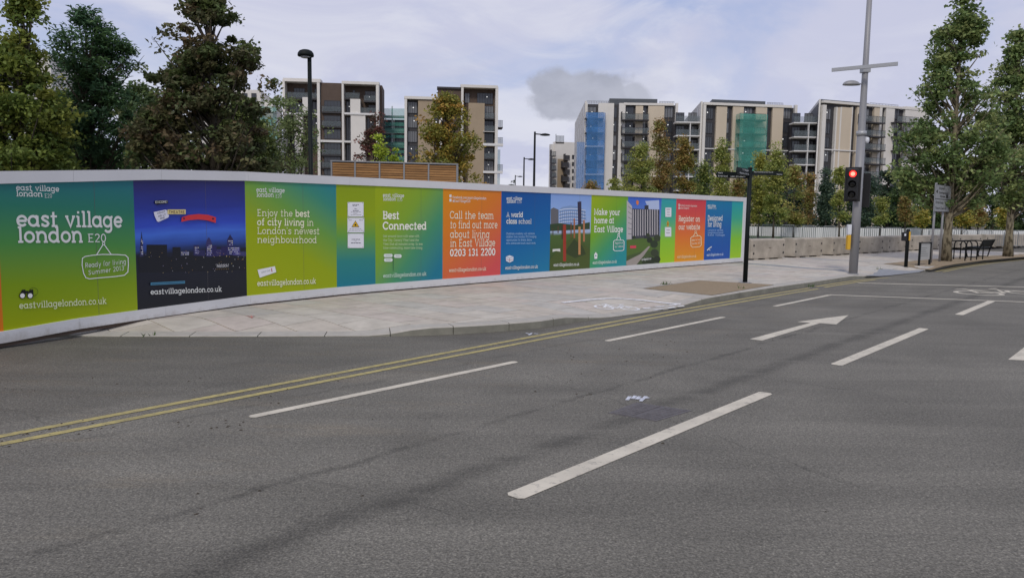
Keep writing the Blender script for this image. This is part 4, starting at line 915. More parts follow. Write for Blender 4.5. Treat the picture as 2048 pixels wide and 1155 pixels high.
# panel 3
p = Print(3); logo(p, 512.7, 383.6, 569.2, 10, 6.8, 547.4, 385.3)
p.text('Enjoy the best', (514, 432), (619.4, 433.8), 9.8, (226, 232, 190), 0.075, True, ('best',)); p.text('of city living in', (514, 450.3), (626.7, 451.5), 9.8, (226, 232, 190), 0.075, True, ('of', 'city', 'living'))
p.text("London's newest", (514, 467.8), (638.8, 468.5), 9.8, (226, 232, 190), 0.075); p.text('neighbourhood', (514, 485.5), (633, 486), 9.8, (226, 232, 190), 0.075)
p.poly([(514.4, 539), (549, 532), (552, 543.7), (518.8, 555)], (214, 214, 214)); p.text('ADMIT ONE', (522, 546), (540, 541.5), 2, (120, 120, 120), 0.12, False); p.line([(542, 536), (543.5, 543)], 1.6, (170, 60, 50))
p.text(URL, (514, 571.6), (631, 566.7), 8, (224, 230, 190), 0.10); p.done()
# panel 4: three notices, each screwed on
def notice(i, x0, y0, x1, y1, rows, tri=None, label=None):
    mb = MB(); q = [h_uz(*a) for a in ((x0, y0), (x1, y0), (x1, y1), (x0, y1))]
    F_ = [hp(*a, 0.010) for a in q]; B_ = [hp(*a, 0.0065) for a in q]; mb.add(F_ + B_, [(3, 2, 1, 0), (0, 1, 5, 4), (1, 2, 6, 5), (2, 3, 7, 6), (3, 0, 4, 7)], ink((214, 214, 218)))
    W_, H_ = x1 - x0, y1 - y0
    def st(a, b_, w, c=(70, 70, 80)):
        for qd in stroke_quads([(x0 + a[0] * W_, y0 + a[1] * H_), (x0 + b_[0] * W_, y0 + b_[1] * H_)], w / 2): mb.add([hp(*h_uz(*s_), 0.0108) for s_ in qd], [(3, 2, 1, 0)], ink(c))
    for (a, b_, y, w) in rows:
        xx = a
        while xx < b_:
            e = min(b_, xx + random.uniform(.06, .16)); st((xx, y), (e, y), w); xx = e + 0.03
    if tri:
        cx, cy, r = tri
        for rr, c, lift in ((1.0, (40, 36, 20), 0.0110), (0.80, (214, 170, 20), 0.0116)):
            mb.add([hp(*h_uz(x0 + W_ * (cx + r * rr * dx), y0 + H_ * (cy + r * rr * dy)), lift) for dx, dy in ((0, -1.1), (1, .75), (-1, .75))], [(2, 1, 0)], ink(c))
        mb.add([hp(*h_uz(x0 + W_ * (cx + r * .26 * math.cos(k)), y0 + H_ * (cy + .12 * r + r * .3 * math.sin(k))), 0.0122) for k in np.linspace(6.28, 0, 9)[:-1]], [tuple(range(8))], ink((40, 36, 20)))
    for sx, sy in ((.06, .06), (.94, .06), (.94, .94), (.06, .94)): mb.add([hp(*h_uz(x0 + W_ * (sx + .025 * math.cos(k)), y0 + H_ * (sy + .025 * math.sin(k))), 0.0112) for k in np.linspace(6.28, 0, 7)[:-1]], [tuple(range(6))], ink((90, 90, 90)))
    o = mb.build('notice', M['ink'], panels[i][0])
    if label: o['label'] = label
notice(4, 694.9, 404.2, 726.5, 433.3, [(.3, .7, .17, 1.3), (.3, .58, .25, 1.0), (.42, .58, .45, 1.2), (.33, .68, .58, 1.6), (.2, .85, .68, .7), (.36, .6, .77, 1.0), (.2, .85, .87, .6)], None, 'top white notice with lines of print')
notice(4, 694.5, 435.4, 727.8, 464.8, [(.07, .24, .16, 1.0), (.7, .92, .16, 1.0), (.12, .85, .74, .7), (.08, .95, .86, .8)], (.47, .45, .24), 'middle white notice with a yellow warning triangle')
notice(4, 695, 466.9, 727, 495.6, [(.24, .76, .38, .7), (.24, .78, .45, .7), (.42, .56, .53, .6), (.2, .8, .65, 1.5)], None, 'bottom white notice with few lines')
p = Print(5); logo(p, 765.8, 393.5, 808, 7.6, 5.4, 792, 394.7, 0.11)
p.text('Best', (765.5, 437.6), (798.4, 438), 11, (226, 232, 205), 0.135); p.text('Connected', (765.5, 458.8), (852.6, 459), 11, (226, 232, 205), 0.135)
for t_, y, xe in (('Get around town with ease with', 474.3, 838), ('the City, Canary Wharf and the', 482.3, 837), ('West End all minutes away. So less', 490, 844.5), ('time commuting, more time living.', 497.6, 845)): p.text(t_, (765.8, y), (xe, y), 3.6, (190, 210, 165), 0.085)
for x0, y0, x1, y1 in ((766.5, 507.3, 785, 514), (786.8, 508.2, 803, 515.3), (767, 516, 785, 523)): p.poly([(x0 + 2, y0), (x1 - 2, y0), (x1, (y0 + y1) / 2), (x1 - 2, y1), (x0 + 2, y1), (x0, (y0 + y1) / 2)], (206, 214, 206)); p.line([(x0 + 4, (y0 + y1) / 2), (x1 - 4, (y0 + y1) / 2)], .8, (110, 130, 120))
p.line([(786, 508), (786, 541)], 1.1, (60, 110, 70)); p.text(URL, (765.8, 554.8), (852, 550.5), 5.6, (190, 210, 195), 0.105); p.done()
p = Print(6)
for y in (389, 397.5): p.rect(898.7, y, 903, y + 5.6, WHT)
p.text('facebook.com/eastvillagelondon', (905, 396.6), (972.5, 399), 3.6, WHT, 0.10); p.text('@EastVillageE20', (905, 404), (940.5, 404.6), 3.6, WHT, 0.10)
for t_, a, b_ in (('Call the team', (899.4, 437.2), (987, 438)), ('to find out more', (900, 456.5), (994.6, 456.5)), ('about living', (900, 475.5), (978.8, 475.5)), ('in East Village', (900, 493.5), (990, 492.3))): p.text(t_, a, b_, 11, (236, 222, 196), 0.075)
p.text('0203 131 2200', (899.4, 512), (990, 510), 9.8, (238, 228, 210), 0.13); p.text(URL, (897.8, 543.6), (971.8, 540.3), 5.2, (232, 206, 180), 0.105); p.done()
p = Print(7); logo(p, 1013, 399.6, 1044, 6.4, 4.8, 1032, 400, 0.12)
p.text('A world', (1012.6, 434), (1045.6, 434), 7.2, WHT, 0.09, True, ('world',)); p.text('class school', (1012.6, 446.9), (1062.5, 447.5), 7.2, WHT, 0.09, True, ('class',))
for t_, y, xe in (('Chobham Academy will welcome', 469, 1068.8), ('children from Autumn 2013 bringing', 475.2, 1072), ('opportunities for drama, dance,', 481.6, 1063.6), ('arts, science and much, much more.', 488, 1071)): p.text(t_, (1011.9, y), (xe, y - .4), 3.0, (160, 190, 214), 0.085)
p.poly([(1011, 513), (1018.5, 510), (1026.5, 513), (1026, 521), (1018.5, 525), (1011.5, 521.5)], (206, 210, 216)); p.line([(1011.5, 513.5), (1018.5, 516), (1026, 513.5)], .8, (120, 140, 160)); p.line([(1018.5, 516), (1018.5, 524)], .8, (150, 80, 80)); p.line([(1012, 518), (1018.5, 520.3), (1026, 518)], .8, (150, 80, 80))
p.text(URL, (1010, 538.5), (1075, 535.8), 4.8, WHT, 0.11); p.done()
# panel 8: round building on a lawn
p = Print(8)
p.poly([(1101.5, 418), (1107, 415), (1117, 419), (1117, 450), (1101.5, 450)], (96, 96, 100))
p.poly([(1117.5, 420), (1124, 414), (1140, 411), (1158, 413), (1171, 421), (1172.5, 440), (1165, 446), (1140, 449), (1119, 447)], (120, 146, 186))
for y in (418, 424.5, 431, 437.5, 443.5): p.line([(1118.5, y + 2.5), (1128, y), (1142, y - 1), (1158, y), (1171, y + 3)], 1.6, (196, 206, 222))
for x in range(1121, 1170, 4): p.line([(x, 421), (x + 0.5, 446)], .6, (74, 92, 132))
p.poly([(1155, 403.5), (1162.5, 402.5), (1163, 448), (1156, 449)], (52, 46, 66))
p.poly([(1100, 448), (1120, 446), (1150, 450), (1179.5, 444), (1179.5, 458), (1100, 462)], (48, 66, 40))
p.poly([(1099, 520), (1125, 488), (1145, 474), (1165, 484), (1179, 500), (1179, 540), (1099, 545)], (70, 84, 34)); p.poly([(1128, 505), (1148, 478), (1165, 492), (1172, 508), (1150, 516)], (52, 64, 30))
for xa, xb, ya, yb, c in ((1126, 1132, 449, 522, (150, 52, 34)), (1147, 1150, 437, 476, (160, 96, 60)), (1156.5, 1161, 453, 509, (182, 132, 84)), (1166, 1169.5, 440, 483, (172, 112, 76)), (1123, 1125.5, 448, 478, (70, 50, 36)), (1141, 1143, 445, 475, (110, 70, 40)), (1115, 1117, 452, 466, (84, 60, 40)), (1105, 1106.5, 455, 470, (70, 56, 36))): p.rect(xa, ya, xb, yb, c)
p.poly([(1105, 498), (1120, 497), (1120.5, 503), (1112, 501.5), (1105, 503.5)], (206, 206, 196)); p.text(URL, (1107, 532.4), (1158, 530.8), 4.4, WHT, 0.11); p.done()
p = Print(9)
for t_, a, b_ in (('Make your', (1188, 429.4), (1240, 430.4)), ('home at', (1188, 446.4), (1228, 446.4)), ('East Village', (1188, 464), (1245.6, 464))): p.text(t_, a, b_, 8.8, (232, 236, 214), 0.12)
p.tagsign((1237, 469.5), (1233, 479), (1241.5, 479), [(1227, 482), (1230, 480), (1246, 480), (1248, 483), (1247.5, 499), (1244, 501), (1230, 501.5), (1226.5, 499)], 1.2)
for t_, y in (('Register on', 488), ('our website', 495)): p.text(t_, (1229.5, y), (1246, y - 1), 3, WHT, 0.11, False)
p.poly([(1191, 503.5), (1194.5, 508), (1194, 517), (1188.5, 517.5), (1188, 508.5)], (222, 228, 220)); p.disc(1191.2, 511, 1.5, (60, 130, 130), 7); p.text(URL, (1185, 528), (1233, 525.4), 4.4, (206, 220, 206), 0.11); p.done()
# panel 10: apartment block photograph
p = Print(10)
p.poly([(1290, 402), (1318, 400), (1318.5, 420), (1300, 424)], (170, 184, 214)); p.poly([(1253.5, 400), (1264, 412), (1264, 478), (1253, 479)], (176, 172, 172))
p.poly([(1264, 417), (1319, 419), (1318.5, 472), (1263, 478)], (62, 62, 72)); p.poly([(1289, 411), (1297, 410), (1297, 478), (1288, 478)], (46, 48, 58))
for k in range(11): x = 1265.5 + k * 4.8; p.rect(x, 419, x + 1.7, 472 - k * .3, (182, 178, 178))
for y in (430, 441, 452, 463): p.line([(1264, y), (1318, y + .6)], .5, (120, 118, 120))
for k in range(6): p.line([(1256, 412 + k * 11), (1263, 418 + k * 10)], .9, (90, 90, 96))
p.poly([(1253, 480), (1300, 476), (1318, 474), (1318, 505), (1290, 500), (1253, 512)], (78, 104, 40)); p.poly([(1252.5, 530), (1252.5, 522), (1280, 508), (1297, 492), (1300, 493), (1288, 510), (1272, 530)], (150, 142, 134))
for x, y, r in ((1299, 480, 6), (1308, 488, 8), (1314, 476, 7), (1296, 470, 4), (1268, 474, 3), (1309, 505, 8), (1290, 522, 7), (1302, 521, 8), (1314, 518, 7)): p.disc(x, y, r, random.choice([(40, 54, 30), (50, 60, 38), (36, 46, 28)]), 9)
p.poly([(1274, 400), (1277.5, 402), (1277, 408), (1275, 410), (1272.5, 408), (1272, 402)], (214, 120, 60)); p.poly([(1260, 491), (1272, 490.5), (1272, 496), (1260, 496.5)], (200, 60, 80)); p.text(URL, (1283, 521), (1302, 518.5), 3.2, WHT, 0.12); p.done()
notice(11, 1330.2, 415, 1342.2, 433.6, [(.2, .8, .2, 1.2), (.3, .7, .5, 1.0), (.25, .75, .75, .8)], None, 'upper small white notice'); notice(11, 1329.4, 454, 1342, 473, [(.25, .8, .3, .8), (.2, .75, .6, 1.0)], None, 'lower small white notice')
p = Print(11); p.poly([(1335.5, 440.5), (1338, 446), (1337, 453), (1334, 453), (1333.5, 446)], (206, 150, 30)); p.rect(1334.8, 445, 1336.6, 450, (120, 90, 20)); p.done()
p = Print(12)
p.text('Register on', (1357, 442.3), (1399.7, 443.3), 8, (236, 220, 200), 0.10); p.text('our website', (1357, 458.9), (1399.7, 459), 8, (236, 220, 200), 0.10)
p.rect(1357, 407.5, 1359, 412.5, WHT); p.rect(1357, 413.5, 1359, 418.5, WHT); p.text('facebook.com/eastvillagelondon', (1360, 412), (1394, 413.6), 2.6, (230, 200, 190), 0.11); p.text('@EastVillageE20', (1360, 417.5), (1378, 418), 2.6, (230, 200, 190), 0.11)
p.tagsign((1391, 463.5), (1386, 472.5), (1396, 471.5), [(1381, 476), (1384, 473), (1399, 471), (1402, 474), (1402.3, 490), (1399, 493), (1385, 494.5), (1381.5, 491)], 1.2, (240, 210, 170))
for t_, y in (('Ready for living', 482), ('Summer 2013', 489)): p.text(t_, (1383, y), (1400.5, y - 1.6), 3, (244, 214, 176), 0.11, False)
p.text(URL, (1354, 516), (1391.8, 514.4), 4, (240, 206, 160), 0.11); p.done()
p = Print(13); logo(p, 1415, 412.8, 1431.5, 4.6, 3.4, 1425, 413.6, 0.12)
p.text('Designed', (1415, 441.2), (1444.8, 441.2), 7.6, WHT, 0.12); p.text('for living', (1415, 453.3), (1442.3, 453.3), 7.6, WHT, 0.12)
for t_, y, xe in (('London\'s newest', 461.6, 1446), ('neighbourhood', 466.6, 1446), ('East Village', 471.4, 1449)): p.text(t_, (1415, y), (xe, y), 2.4, (150, 180, 214), 0.10)
p.line([(1413.5, 500.5), (1418, 496), (1423, 493)], 1.8, WHT); p.line([(1417, 498), (1420, 500.5)], 1.2, WHT); p.text(URL, (1413, 512), (1446, 510.2), 3.6, (190, 206, 226), 0.11); p.done()

# ------------------------------------------------------------------ apartment blocks
class Facade:
    def __init__(s, px0, Y0, px1, Y1):
        a = np.array(baseXY(px0, Y0)); b_ = np.array(baseXY(px1, Y1)); s.o = a; s.e = (b_ - a) / np.linalg.norm(b_ - a); s.L = np.linalg.norm(b_ - a)
        s.n = np.array([s.e[1], -s.e[0]])
        if s.n @ (-a) < 0: s.n = -s.n
    def sz(s, px, py):
        d = ray(px, py); t = (s.o @ s.n) / (d[0] * s.n[0] + d[1] * s.n[1]); P = CAM + d * t
        return float((P[:2] - s.o) @ s.e), float(P[2])
    def rect(s, x0, y0, x1, y1):
        ym = (y0 + y1) / 2; xm = (x0 + x1) / 2
        return s.sz(x0, ym)[0], s.sz(x1, ym)[0], s.sz(xm, y1)[1], s.sz(xm, y0)[1]
    def box(s, mb_, s0, s1, z0, z1, o0, o1, c=None):
        p = s.o + s.e * s0 + s.n * o0
        mb_.frame_box((p[0], p[1], z0), (*s.e, 0), (*s.n, 0), (0, 0, 1), s1 - s0, o1 - o0, z1 - z0, c)
    def pbox(s, mb_, x0, y0, x1, y1, o0, o1): a = s.rect(x0, y0, x1, y1); s.box(mb_, *a, o0, o1)
def part(fa, root, name, m, rects, o0, o1, to_ground=False):
    for (x0, y0, x1, y1) in rects:
        mb_ = MB(); a = list(fa.rect(x0, y0, x1, y1))
        if to_ground: a[2] = 0.0
        fa.box(mb_, *a, o0, o1); mb_.build(name, m, root)
def window(fa, root, s0, s1, z0, z1, o=0.05, nm=2, lamp=False, m='glass', solid=0.0):
    mb_ = MB(); fa.box(mb_, s0, s1, z0, z1, o - 0.04, o); w = mb_.build('window', M[m], root)
    mb_ = MB(); t = 0.07
    for k in range(nm + 2):
        x = s0 + (s1 - s0 - t) * k / (nm + 1); fa.box(mb_, x, x + t, z0, z1, o, o + 0.06)
    fa.box(mb_, s0 + t, s1 - t, z1 - t, z1, o, o + 0.055); fa.box(mb_, s0 + t, s1 - t, z0, z0 + t, o, o + 0.055)
    mb_.build('window_frame', M['mullion'], w)
    if lamp:
        mb_ = MB(); p = fa.o + fa.e * (s0 + (s1 - s0) * random.uniform(.3, .7)) + fa.n * (o + 0.02); mb_.lathe([(0.0, 0), (.11, 0.01), (.11, .03), (0, .05)], (p[0], p[1], z0 + (z1 - z0) * random.uniform(.45, .75)), 8, (*fa.n, 0)); mb_.build('ceiling_lamp', M['lamp_on'], w)
def win_col(fa, root, x0, x1, ytop, pitch, nm, o=0.05, n=9, lamp=0.45, zbot=0.3):
    s0, s1, _, zt = fa.rect(x0, ytop, x1, ytop + 20)
    for k in range(n):
        z1 = zt - pitch * k - 0.15; z0 = z1 - pitch + 0.62
        if z0 < zbot: break
        window(fa, root, s0, s1, z0, z1, o, nm, random.random() < lamp, 'glass_light' if random.random() < 0.35 else 'glass')
def balcony(fa, root, s0, s1, z, depth=1.5, h=1.1, slab='bld_dark', rail='balustrade', side=True, o=0.0, t=0.25):
    mb_ = MB(); fa.box(mb_, s0, s1, z - t, z, o, o + depth); b_ = mb_.build('balcony', M[slab], root)
    mb_ = MB(); fa.box(mb_, s0 + .05, s1 - .05, z + 0.05, z + h, o + depth - .08, o + depth - .04); mb_.build('balustrade', M[rail], b_)
    mb_ = MB()
    n = max(2, int((s1 - s0) / 1.1))
    for k in range(n + 1):
        x = s0 + .03 + (s1 - s0 - .12) * k / n; fa.box(mb_, x, x + .05, z, z + h, o + depth - .14, o + depth - .09)
    fa.box(mb_, s0, s1, z + h, z + h + .05, o + depth - .12, o + depth - .02); mb_.build('handrail', M['mullion'], b_)
    if side:
        mb_ = MB(); fa.box(mb_, s0, s0 + .08, z, z + h + .5, o, o + depth - .15); mb_.build('side_screen', M['bld_dark'], b_)
def corner_of(fa, px, py):
    return fa.o + fa.e * fa.sz(px, py)[0]
def core(fa, root, x0, y0, x1, y1, depth, m, name='wall', o=0.0, far=None, left=None, zlow=-0.05, maxd=None):
    s0, s1, _, z1 = fa.rect(x0, y0, x1, y1); mb_ = MB()
    if left is not None: s0 = fa.sz(*left)[0] + 0.12
    if far is None: fa.box(mb_, s0, s1, -0.05, z1, o - depth, o)
    else:      # plan skewed along the side street
        p = fa.o + fa.e * s0 + fa.n * o; t = np.array(far, float); l_ = np.linalg.norm(t); ld_ = maxd or l_
        mb_.frame_box((p[0], p[1], zlow), (*fa.e, 0), (*(t / l_), 0), (0, 0, 1), s1 - s0, ld_, z1 - zlow)
    return mb_.build(name, M[m], root)
def roof_rail(fa, root, x0, y0, x1, y1, o):
    s0, s1, z0, z1 = fa.rect(x0, y0, x1, y1); mb_ = MB(); n = 9
    P = lambda s_, z_: (*(fa.o + fa.e * s_ + fa.n * o), z_)
    for k in range(n + 1):
        x = s0 + (s1 - s0) * k / n; mb_.tube([P(x, z0), P(x, z1)], 0.04, 4)
    mb_.tube([P(s0, z1), P(s1, z1)], .05, 4); mb_.tube([P(s0, (z0 + z1) / 2), P(s1, (z0 + z1) / 2)], .035, 4); mb_.build('roof_railing', M['alu'], root)

# --- left pair, behind the trees
fA = Facade(566, 155, 766, 157)
A_ = empty('apartment_block', (*fA.o, 0)); tag(A_, 'apartment block with two tall white frames around brown recesses, nearest the black dome lamp post', 'building')
core(fA, A_, 571, 166, 757, 440, 4, 'bld_brown', o=-2.2)
part(fA, A_, 'white_frame', M['bld_white'], [(567, 159.5, 571.8, 440), (635.6, 161, 641, 440), (684.5, 164, 688.5, 440), (752.5, 166, 758, 440)], -2.2, 0.3, True)
part(fA, A_, 'roof_edge', M['bld_white'], [(566.5, 157.5, 641.5, 164), (684, 163.5, 758.5, 169)], -2.4, 0.35)
part(fA, A_, 'brick_bay', M['bld_brown'], [(643, 165.5, 683, 440)], -2.2, -0.25, True)
part(fA, A_, 'white_panel', M['bld_white'], [(605, 194.5, 619, 226), (700.5, 198, 720.5, 226), (702, 229, 731, 440), (590, 229, 606, 440)], -2.2, 0.0)
part(fA, A_, 'floor_band', M['white_slab'], [(571.8, 226.2, 635.6, 229.6), (688.5, 226, 752.5, 229.8), (641, 280.2, 684.5, 284.6), (688.5, 281.5, 702, 285)], -2.0, 0.2)
s0, s1, z0, z1 = fA.rect(645, 165, 682, 200)
for y0, y1 in ((201, 222), (231, 252), (258, 278), (286, 308), (313, 334), (338, 360), (364, 384)):
    a = fA.rect(648, y0, 681, y1); window(fA, A_, a[0], a[1], a[2], a[3], -0.18, 4)
for y in (224, 253, 309.5, 335, 361): a = fA.rect(643.5, y, 683, y + 2); balcony(fA, A_, a[0], a[1], a[3], 0.55, 1.1, 'bld_dark', 'balustrade', False, -0.2)
for (x0, y0, x1, y1, n) in ((584, 173, 606, 194, 3), (626, 174, 634, 192, 1), (703, 177, 708, 188, 0), (728, 179, 750, 202, 3), (735, 207, 751, 219, 3), (690, 198, 700, 224, 1), (689.5, 231, 700, 280, 1), (689.5, 287, 700, 330, 1), (732, 232, 749, 262, 3), (732, 268, 749, 300, 3), (575, 202, 604, 224, 4), (573, 232, 589, 260, 2), (573, 268, 589, 300, 2), (621, 200, 634, 224, 1), (621, 232, 634, 260, 1), (621, 266, 634, 294, 1)):
    a = fA.rect(x0, y0, x1, y1); window(fA, A_, a[0], a[1], a[2], a[3], -2.14, n, random.random() < .5)
for (x0, x1, y) in ((574, 634, 195.5), (690, 719, 196), (727, 752, 201.5), (721, 752, 226)): a = fA.rect(x0, y, x1, y + 2); balcony(fA, A_, a[0], a[1], a[3], 1.9, 1.1, 'bld_dark', 'balustrade', False, -2.2)
mb = MB(); a = fA.rect(757.9, 167, 762, 440); fA.box(mb, a[0], a[0] + .5, 0, a[3], -9, -2.3); mb.build('side_wall', M['bld_brown'], A_)

# green netted link
fL = Facade(757, 166, 812, 166)
Lk = empty('netted_link', (*fL.o, 0)); tag(Lk, 'low link block wrapped in pale green debris netting between the two framed blocks', 'building')
core(fL, Lk, 757, 236, 812, 440, 6, 'bld_white', o=-3.0)
for k, y in enumerate((231, 259, 287, 315, 343, 371)):
    part(fL, Lk, 'scaffold_deck', M['scaffold'], [(757, y, 812, y + 2.4)], -2.6, 0)
    for (xa, xb) in ((762, 781), (786, 808)): a = fL.rect(xa, y + 6, xb, y + 24); window(fL, Lk, a[0], a[1], a[2], a[3], -2.95, 2, False, 'glass_light')
part(fL, Lk, 'scaffold_pole', M['scaffold'], [(783, 212, 785, 440)], -0.4, -0.2, True)
for k, (y0, y1) in enumerate(((217, 232), (233, 240), (245, 252), (256, 266), (270, 276), (284, 296), (300, 306), (312, 330), (336, 350))): part(fL, Lk, 'debris_net', M['net_green'], [(757, y0, 811.5, y1)], 0.05, 0.08)
part(fL, Lk, 'upright_net', M['net_green'], [(757, 233, 768, 345)], 0.12, 0.14)

# block C (right of the link)
fC = Facade(809, 157, 996, 159)
C_ = empty('apartment_block', (*fC.o, 0)); tag(C_, 'stepped apartment block with tan panels and white end frame, behind the golden tree', 'building')
core(fC, C_, 813, 198, 884, 440, 3, 'bld_dark', o=-1.0); core(fC, C_, 875, 174, 925, 440, 3.5, 'bld_brown', 'brick_tower', o=-0.9); core(fC, C_, 924, 176, 992, 440, 9, 'bld_brown', 'end_tower', o=-1.6)
part(fC, C_, 'white_frame', M['bld_white'], [(809, 195, 814, 440), (878, 197, 884, 440), (921.5, 172, 926, 440), (989.5, 174, 995, 440)], -1.5, 0.3, True)
part(fC, C_, 'roof_edge', M['bld_white'], [(808.5, 193.6, 884.5, 199), (921, 170.5, 995.3, 176)], -2.0, 0.35)
part(fC, C_, 'parapet', M['bld_dark'], [(874, 173, 922, 176.5)], -3, -0.5)
part(fC, C_, 'tan_panel', M['bld_tan'], [(836, 200, 868, 440), (936, 206, 968, 440)], -1.6, 0.0, True)
part(fC, C_, 'white_slab', M['white_slab'], [(966, 287, 1006, 292), (966, 342, 1005, 346.5), (966, 263, 989, 264)], -1.0, 0.4)
roof_rail(fC, C_, 822, 190, 870, 194, -4)
win_col(fC, C_, 815, 834, 201, 2.95, 3, -0.9, 9, 0.7); win_col(fC, C_, 869, 877, 201, 2.95, 0, -0.9, 9, 0.2)
for (x0, y0, x1, y1, n) in ((930, 184, 940, 204, 1), (955, 184, 987, 206, 5), (968, 210, 988, 236, 3), (968, 239, 988, 260, 3), (968, 265, 988, 286, 3), (968, 294, 988, 316, 3), (968, 320, 988, 341, 3), (968, 348, 988, 366, 3)):
    a = fC.rect(x0, y0, x1, y1); window(fC, C_, a[0], a[1], a[2], a[3], -1.5, n, random.random() < .3, 'glass_light' if random.random() < .5 else 'glass')
for y in (236.5, 262, 316.5): a = fC.rect(968, y, 989, y + 2); balcony(fC, C_, a[0], a[1], a[3], 1.6, 1.1, 'bld_dark', 'balustrade', False, -1.6)
for (y, c) in ((257, 'bld_dark'), (291, 'white_slab'), (345, 'white_slab')): a = fC.rect(994.5, y - 2, 1005.5, y); balcony(fC, C_, a[0], a[1], a[2] + .3, 3.0, 1.3, c, 'balustrade', False, -2.8)
part(fC, C_, 'debris_net', M['net_green'], [(994, 298, 1001, 440)], -1.6, -1.5)

# --- building glimpsed behind the left trees
fD = Facade(380, 140, 556, 142)
D_ = empty('apartment_block', (*fD.o, 0)); tag(D_, 'pale grey building half hidden behind the big brown-green maple, green netting on its corner', 'building')
core(fD, D_, 385, 178, 524, 440, 14, 'bld_white', o=0); core(fD, D_, 524, 200, 545, 440, 10, 'bld_white', 'lower_wing', o=-1)
part(fD, D_, 'green_net', M['net_green'], [(520, 214, 556, 440)], 0.5, 0.6); part(fD, D_, 'scaffold_deck', M['scaffold'], [(520, 225, 556, 227), (520, 252, 556, 254.5), (520, 282, 556, 284.5), (520, 310, 556, 312)], 0.1, 1.5)
for k in range(7): win_col(fD, D_, 395 + k * 18, 405 + k * 18, 185, 3.0, 1, 0.05, 8, .1)
fD2 = Facade(40, 120, 110, 121)
D2 = empty('apartment_block', (*fD2.o, 0)); tag(D2, 'pale roofline showing between the two leftmost trees', 'building')
core(fD2, D2, 40, 108, 108, 440, 12, 'bld_white', o=0)
for k in range(4): win_col(fD2, D2, 46 + k * 15, 54 + k * 15, 190, 3.0, 1, 0.05, 9, .1)

# --- right row of three blocks
PITCH_F = 3.0
def side_face(root, p_near, p_far_px, p_far_Y, ztop, name='side_wall', m='bld_white', wins=0):
    b_ = np.array(p_near) + np.array(p_far_px); mb_ = MB(); a = np.array(p_near)
    t = (b_ - a) / np.linalg.norm(b_ - a); nn = np.array([-t[1], t[0]])
    if nn @ (-a) < 0: nn = -nn
    L_ = np.linalg.norm(b_ - a)
    mb_.frame_box((a[0] - nn[0] * .3, a[1] - nn[1] * .3, -.05), (*t, 0), (*nn, 0), (0, 0, 1), L_, .3, ztop + .05); mb_.build(name, M[m], root)
    for k in range(wins):
        x = L_ * (k + .5) / wins
        for f in range(7):
            z_ = ztop - 2.7 - f * 3.0
            if z_ < 1: break
            mb_ = MB(); q = a + t * (x - .5) + nn * 0.005; mb_.frame_box((q[0], q[1], z_), (*t, 0), (*nn, 0), (0, 0, 1), 1.0, .03, 2.2); mb_.build('window', M['glass'], root)
fE = Facade(1171, 158, 1352, 158)
E_ = empty('apartment_block', (*fE.o, 0)); tag(E_, 'cream apartment block with blue netted balconies on its left corner', 'building')
core(fE, E_, 1172.5, 209, 1351, 440, 18, 'bld_dark', o=-0.35, far=atY(1150, 238, 196)[:2] - corner_of(fE, 1170.5, 212), left=(1170.5, 212))
zE = fE.rect(1172, 206, 1351, 440)[3]
part(fE, E_, 'white_panel', M['bld_white'], [(1193.8, 206.5, 1224.8, 440), (1235, 206.5, 1247.5, 440), (1347, 206.5, 1352, 440)], -0.4, 0.25, True)
part(fE, E_, 'corner_pier', M['bld_white'], [(1170, 206, 1172.4, 440)], -0.4, 0.25, True)
part(fE, E_, 'roof_edge', M['bld_white'], [(1247.5, 206.5, 1347, 211)], -0.4, 0.3)
part(fE, E_, 'sand_panel', M['bld_cream'], [(1268, 212, 1282.6, 440), (1293, 212, 1324.8, 440)], -0.4, 0.2, True)
part(fE, E_, 'floor_band', M['white_slab'], [(1293, 297.5, 1352, 299.2), (1293, 352, 1352, 354)], 0.22, 0.34)
for x0, x1, n in ((1173, 1193, 2), (1225.5, 1234.5, 0), (1248.5, 1267.5, 3), (1283.2, 1292.6, 1), (1325.6, 1346.5, 3)): win_col(fE, E_, x0, x1, 211.5, 2.9, n, -0.3, 9, .6)
core(fE, E_, 1220.5, 195.8, 1317, 206, 10, 'roof_grey', 'penthouse', o=-1.2, far=(.9, 14), zlow=zE - 1)
roof_rail(fE, E_, 1320, 202, 1350, 206, -0.8); roof_rail(fE, E_, 1174, 201, 1219, 206, -0.8)
for y in (241, 268.2, 295.2, 322.5, 349.5): a = fE.rect(1241, y, 1295, y + 2); balcony(fE, E_, a[0], a[1], a[3], 1.7, 1.1, 'bld_dark', 'balustrade', True, 0.25)
for y, sl_ in ((238, 'bld_dark'), (266.5, 'bld_dark'), (293, 'white_slab'), (321.5, 'bld_dark'), (348.5, 'white_slab'), (376, 'bld_dark')): a = fE.rect(1169, y, 1205.5, y + 2); balcony(fE, E_, a[0], a[1], a[3], 1.6, 1.1, sl_, 'net_blue', False, 0.25)
mb = MB(); a = fE.rect(1170, 227.5, 1205.5, 440); fE.box(mb, a[0], a[1], 0, a[3], 1.95, 1.98); fE.box(mb, a[0] - .1, a[0] - .07, 0, a[3], .2, 1.9); fE.box(mb, a[1] + .07, a[1] + .1, 0, a[3], .2, 1.9); mb.build('blue_net', M['net_blue'], E_)
side_face(E_, corner_of(fE, 1170.5, 212) - fE.n * .12, atY(1150, 238, 196)[:2] - corner_of(fE, 1170.5, 212), 0, zE + 0.3, wins=5)
mb = MB(); a = fE.rect(1150, 285, 1171, 440); fE.box(mb, a[0] + .1, a[1] - .4, 0, a[3], 1.2, 1.22); mb.build('side_net', M['net_blue'], E_)
for y in (258,): a = fE.rect(1137, y, 1149, y + 2); balcony(fE, E_, a[0] - 1, a[1] - .2, a[3], 1.2, 1.5, 'bld_dark', 'balustrade', True, -30)
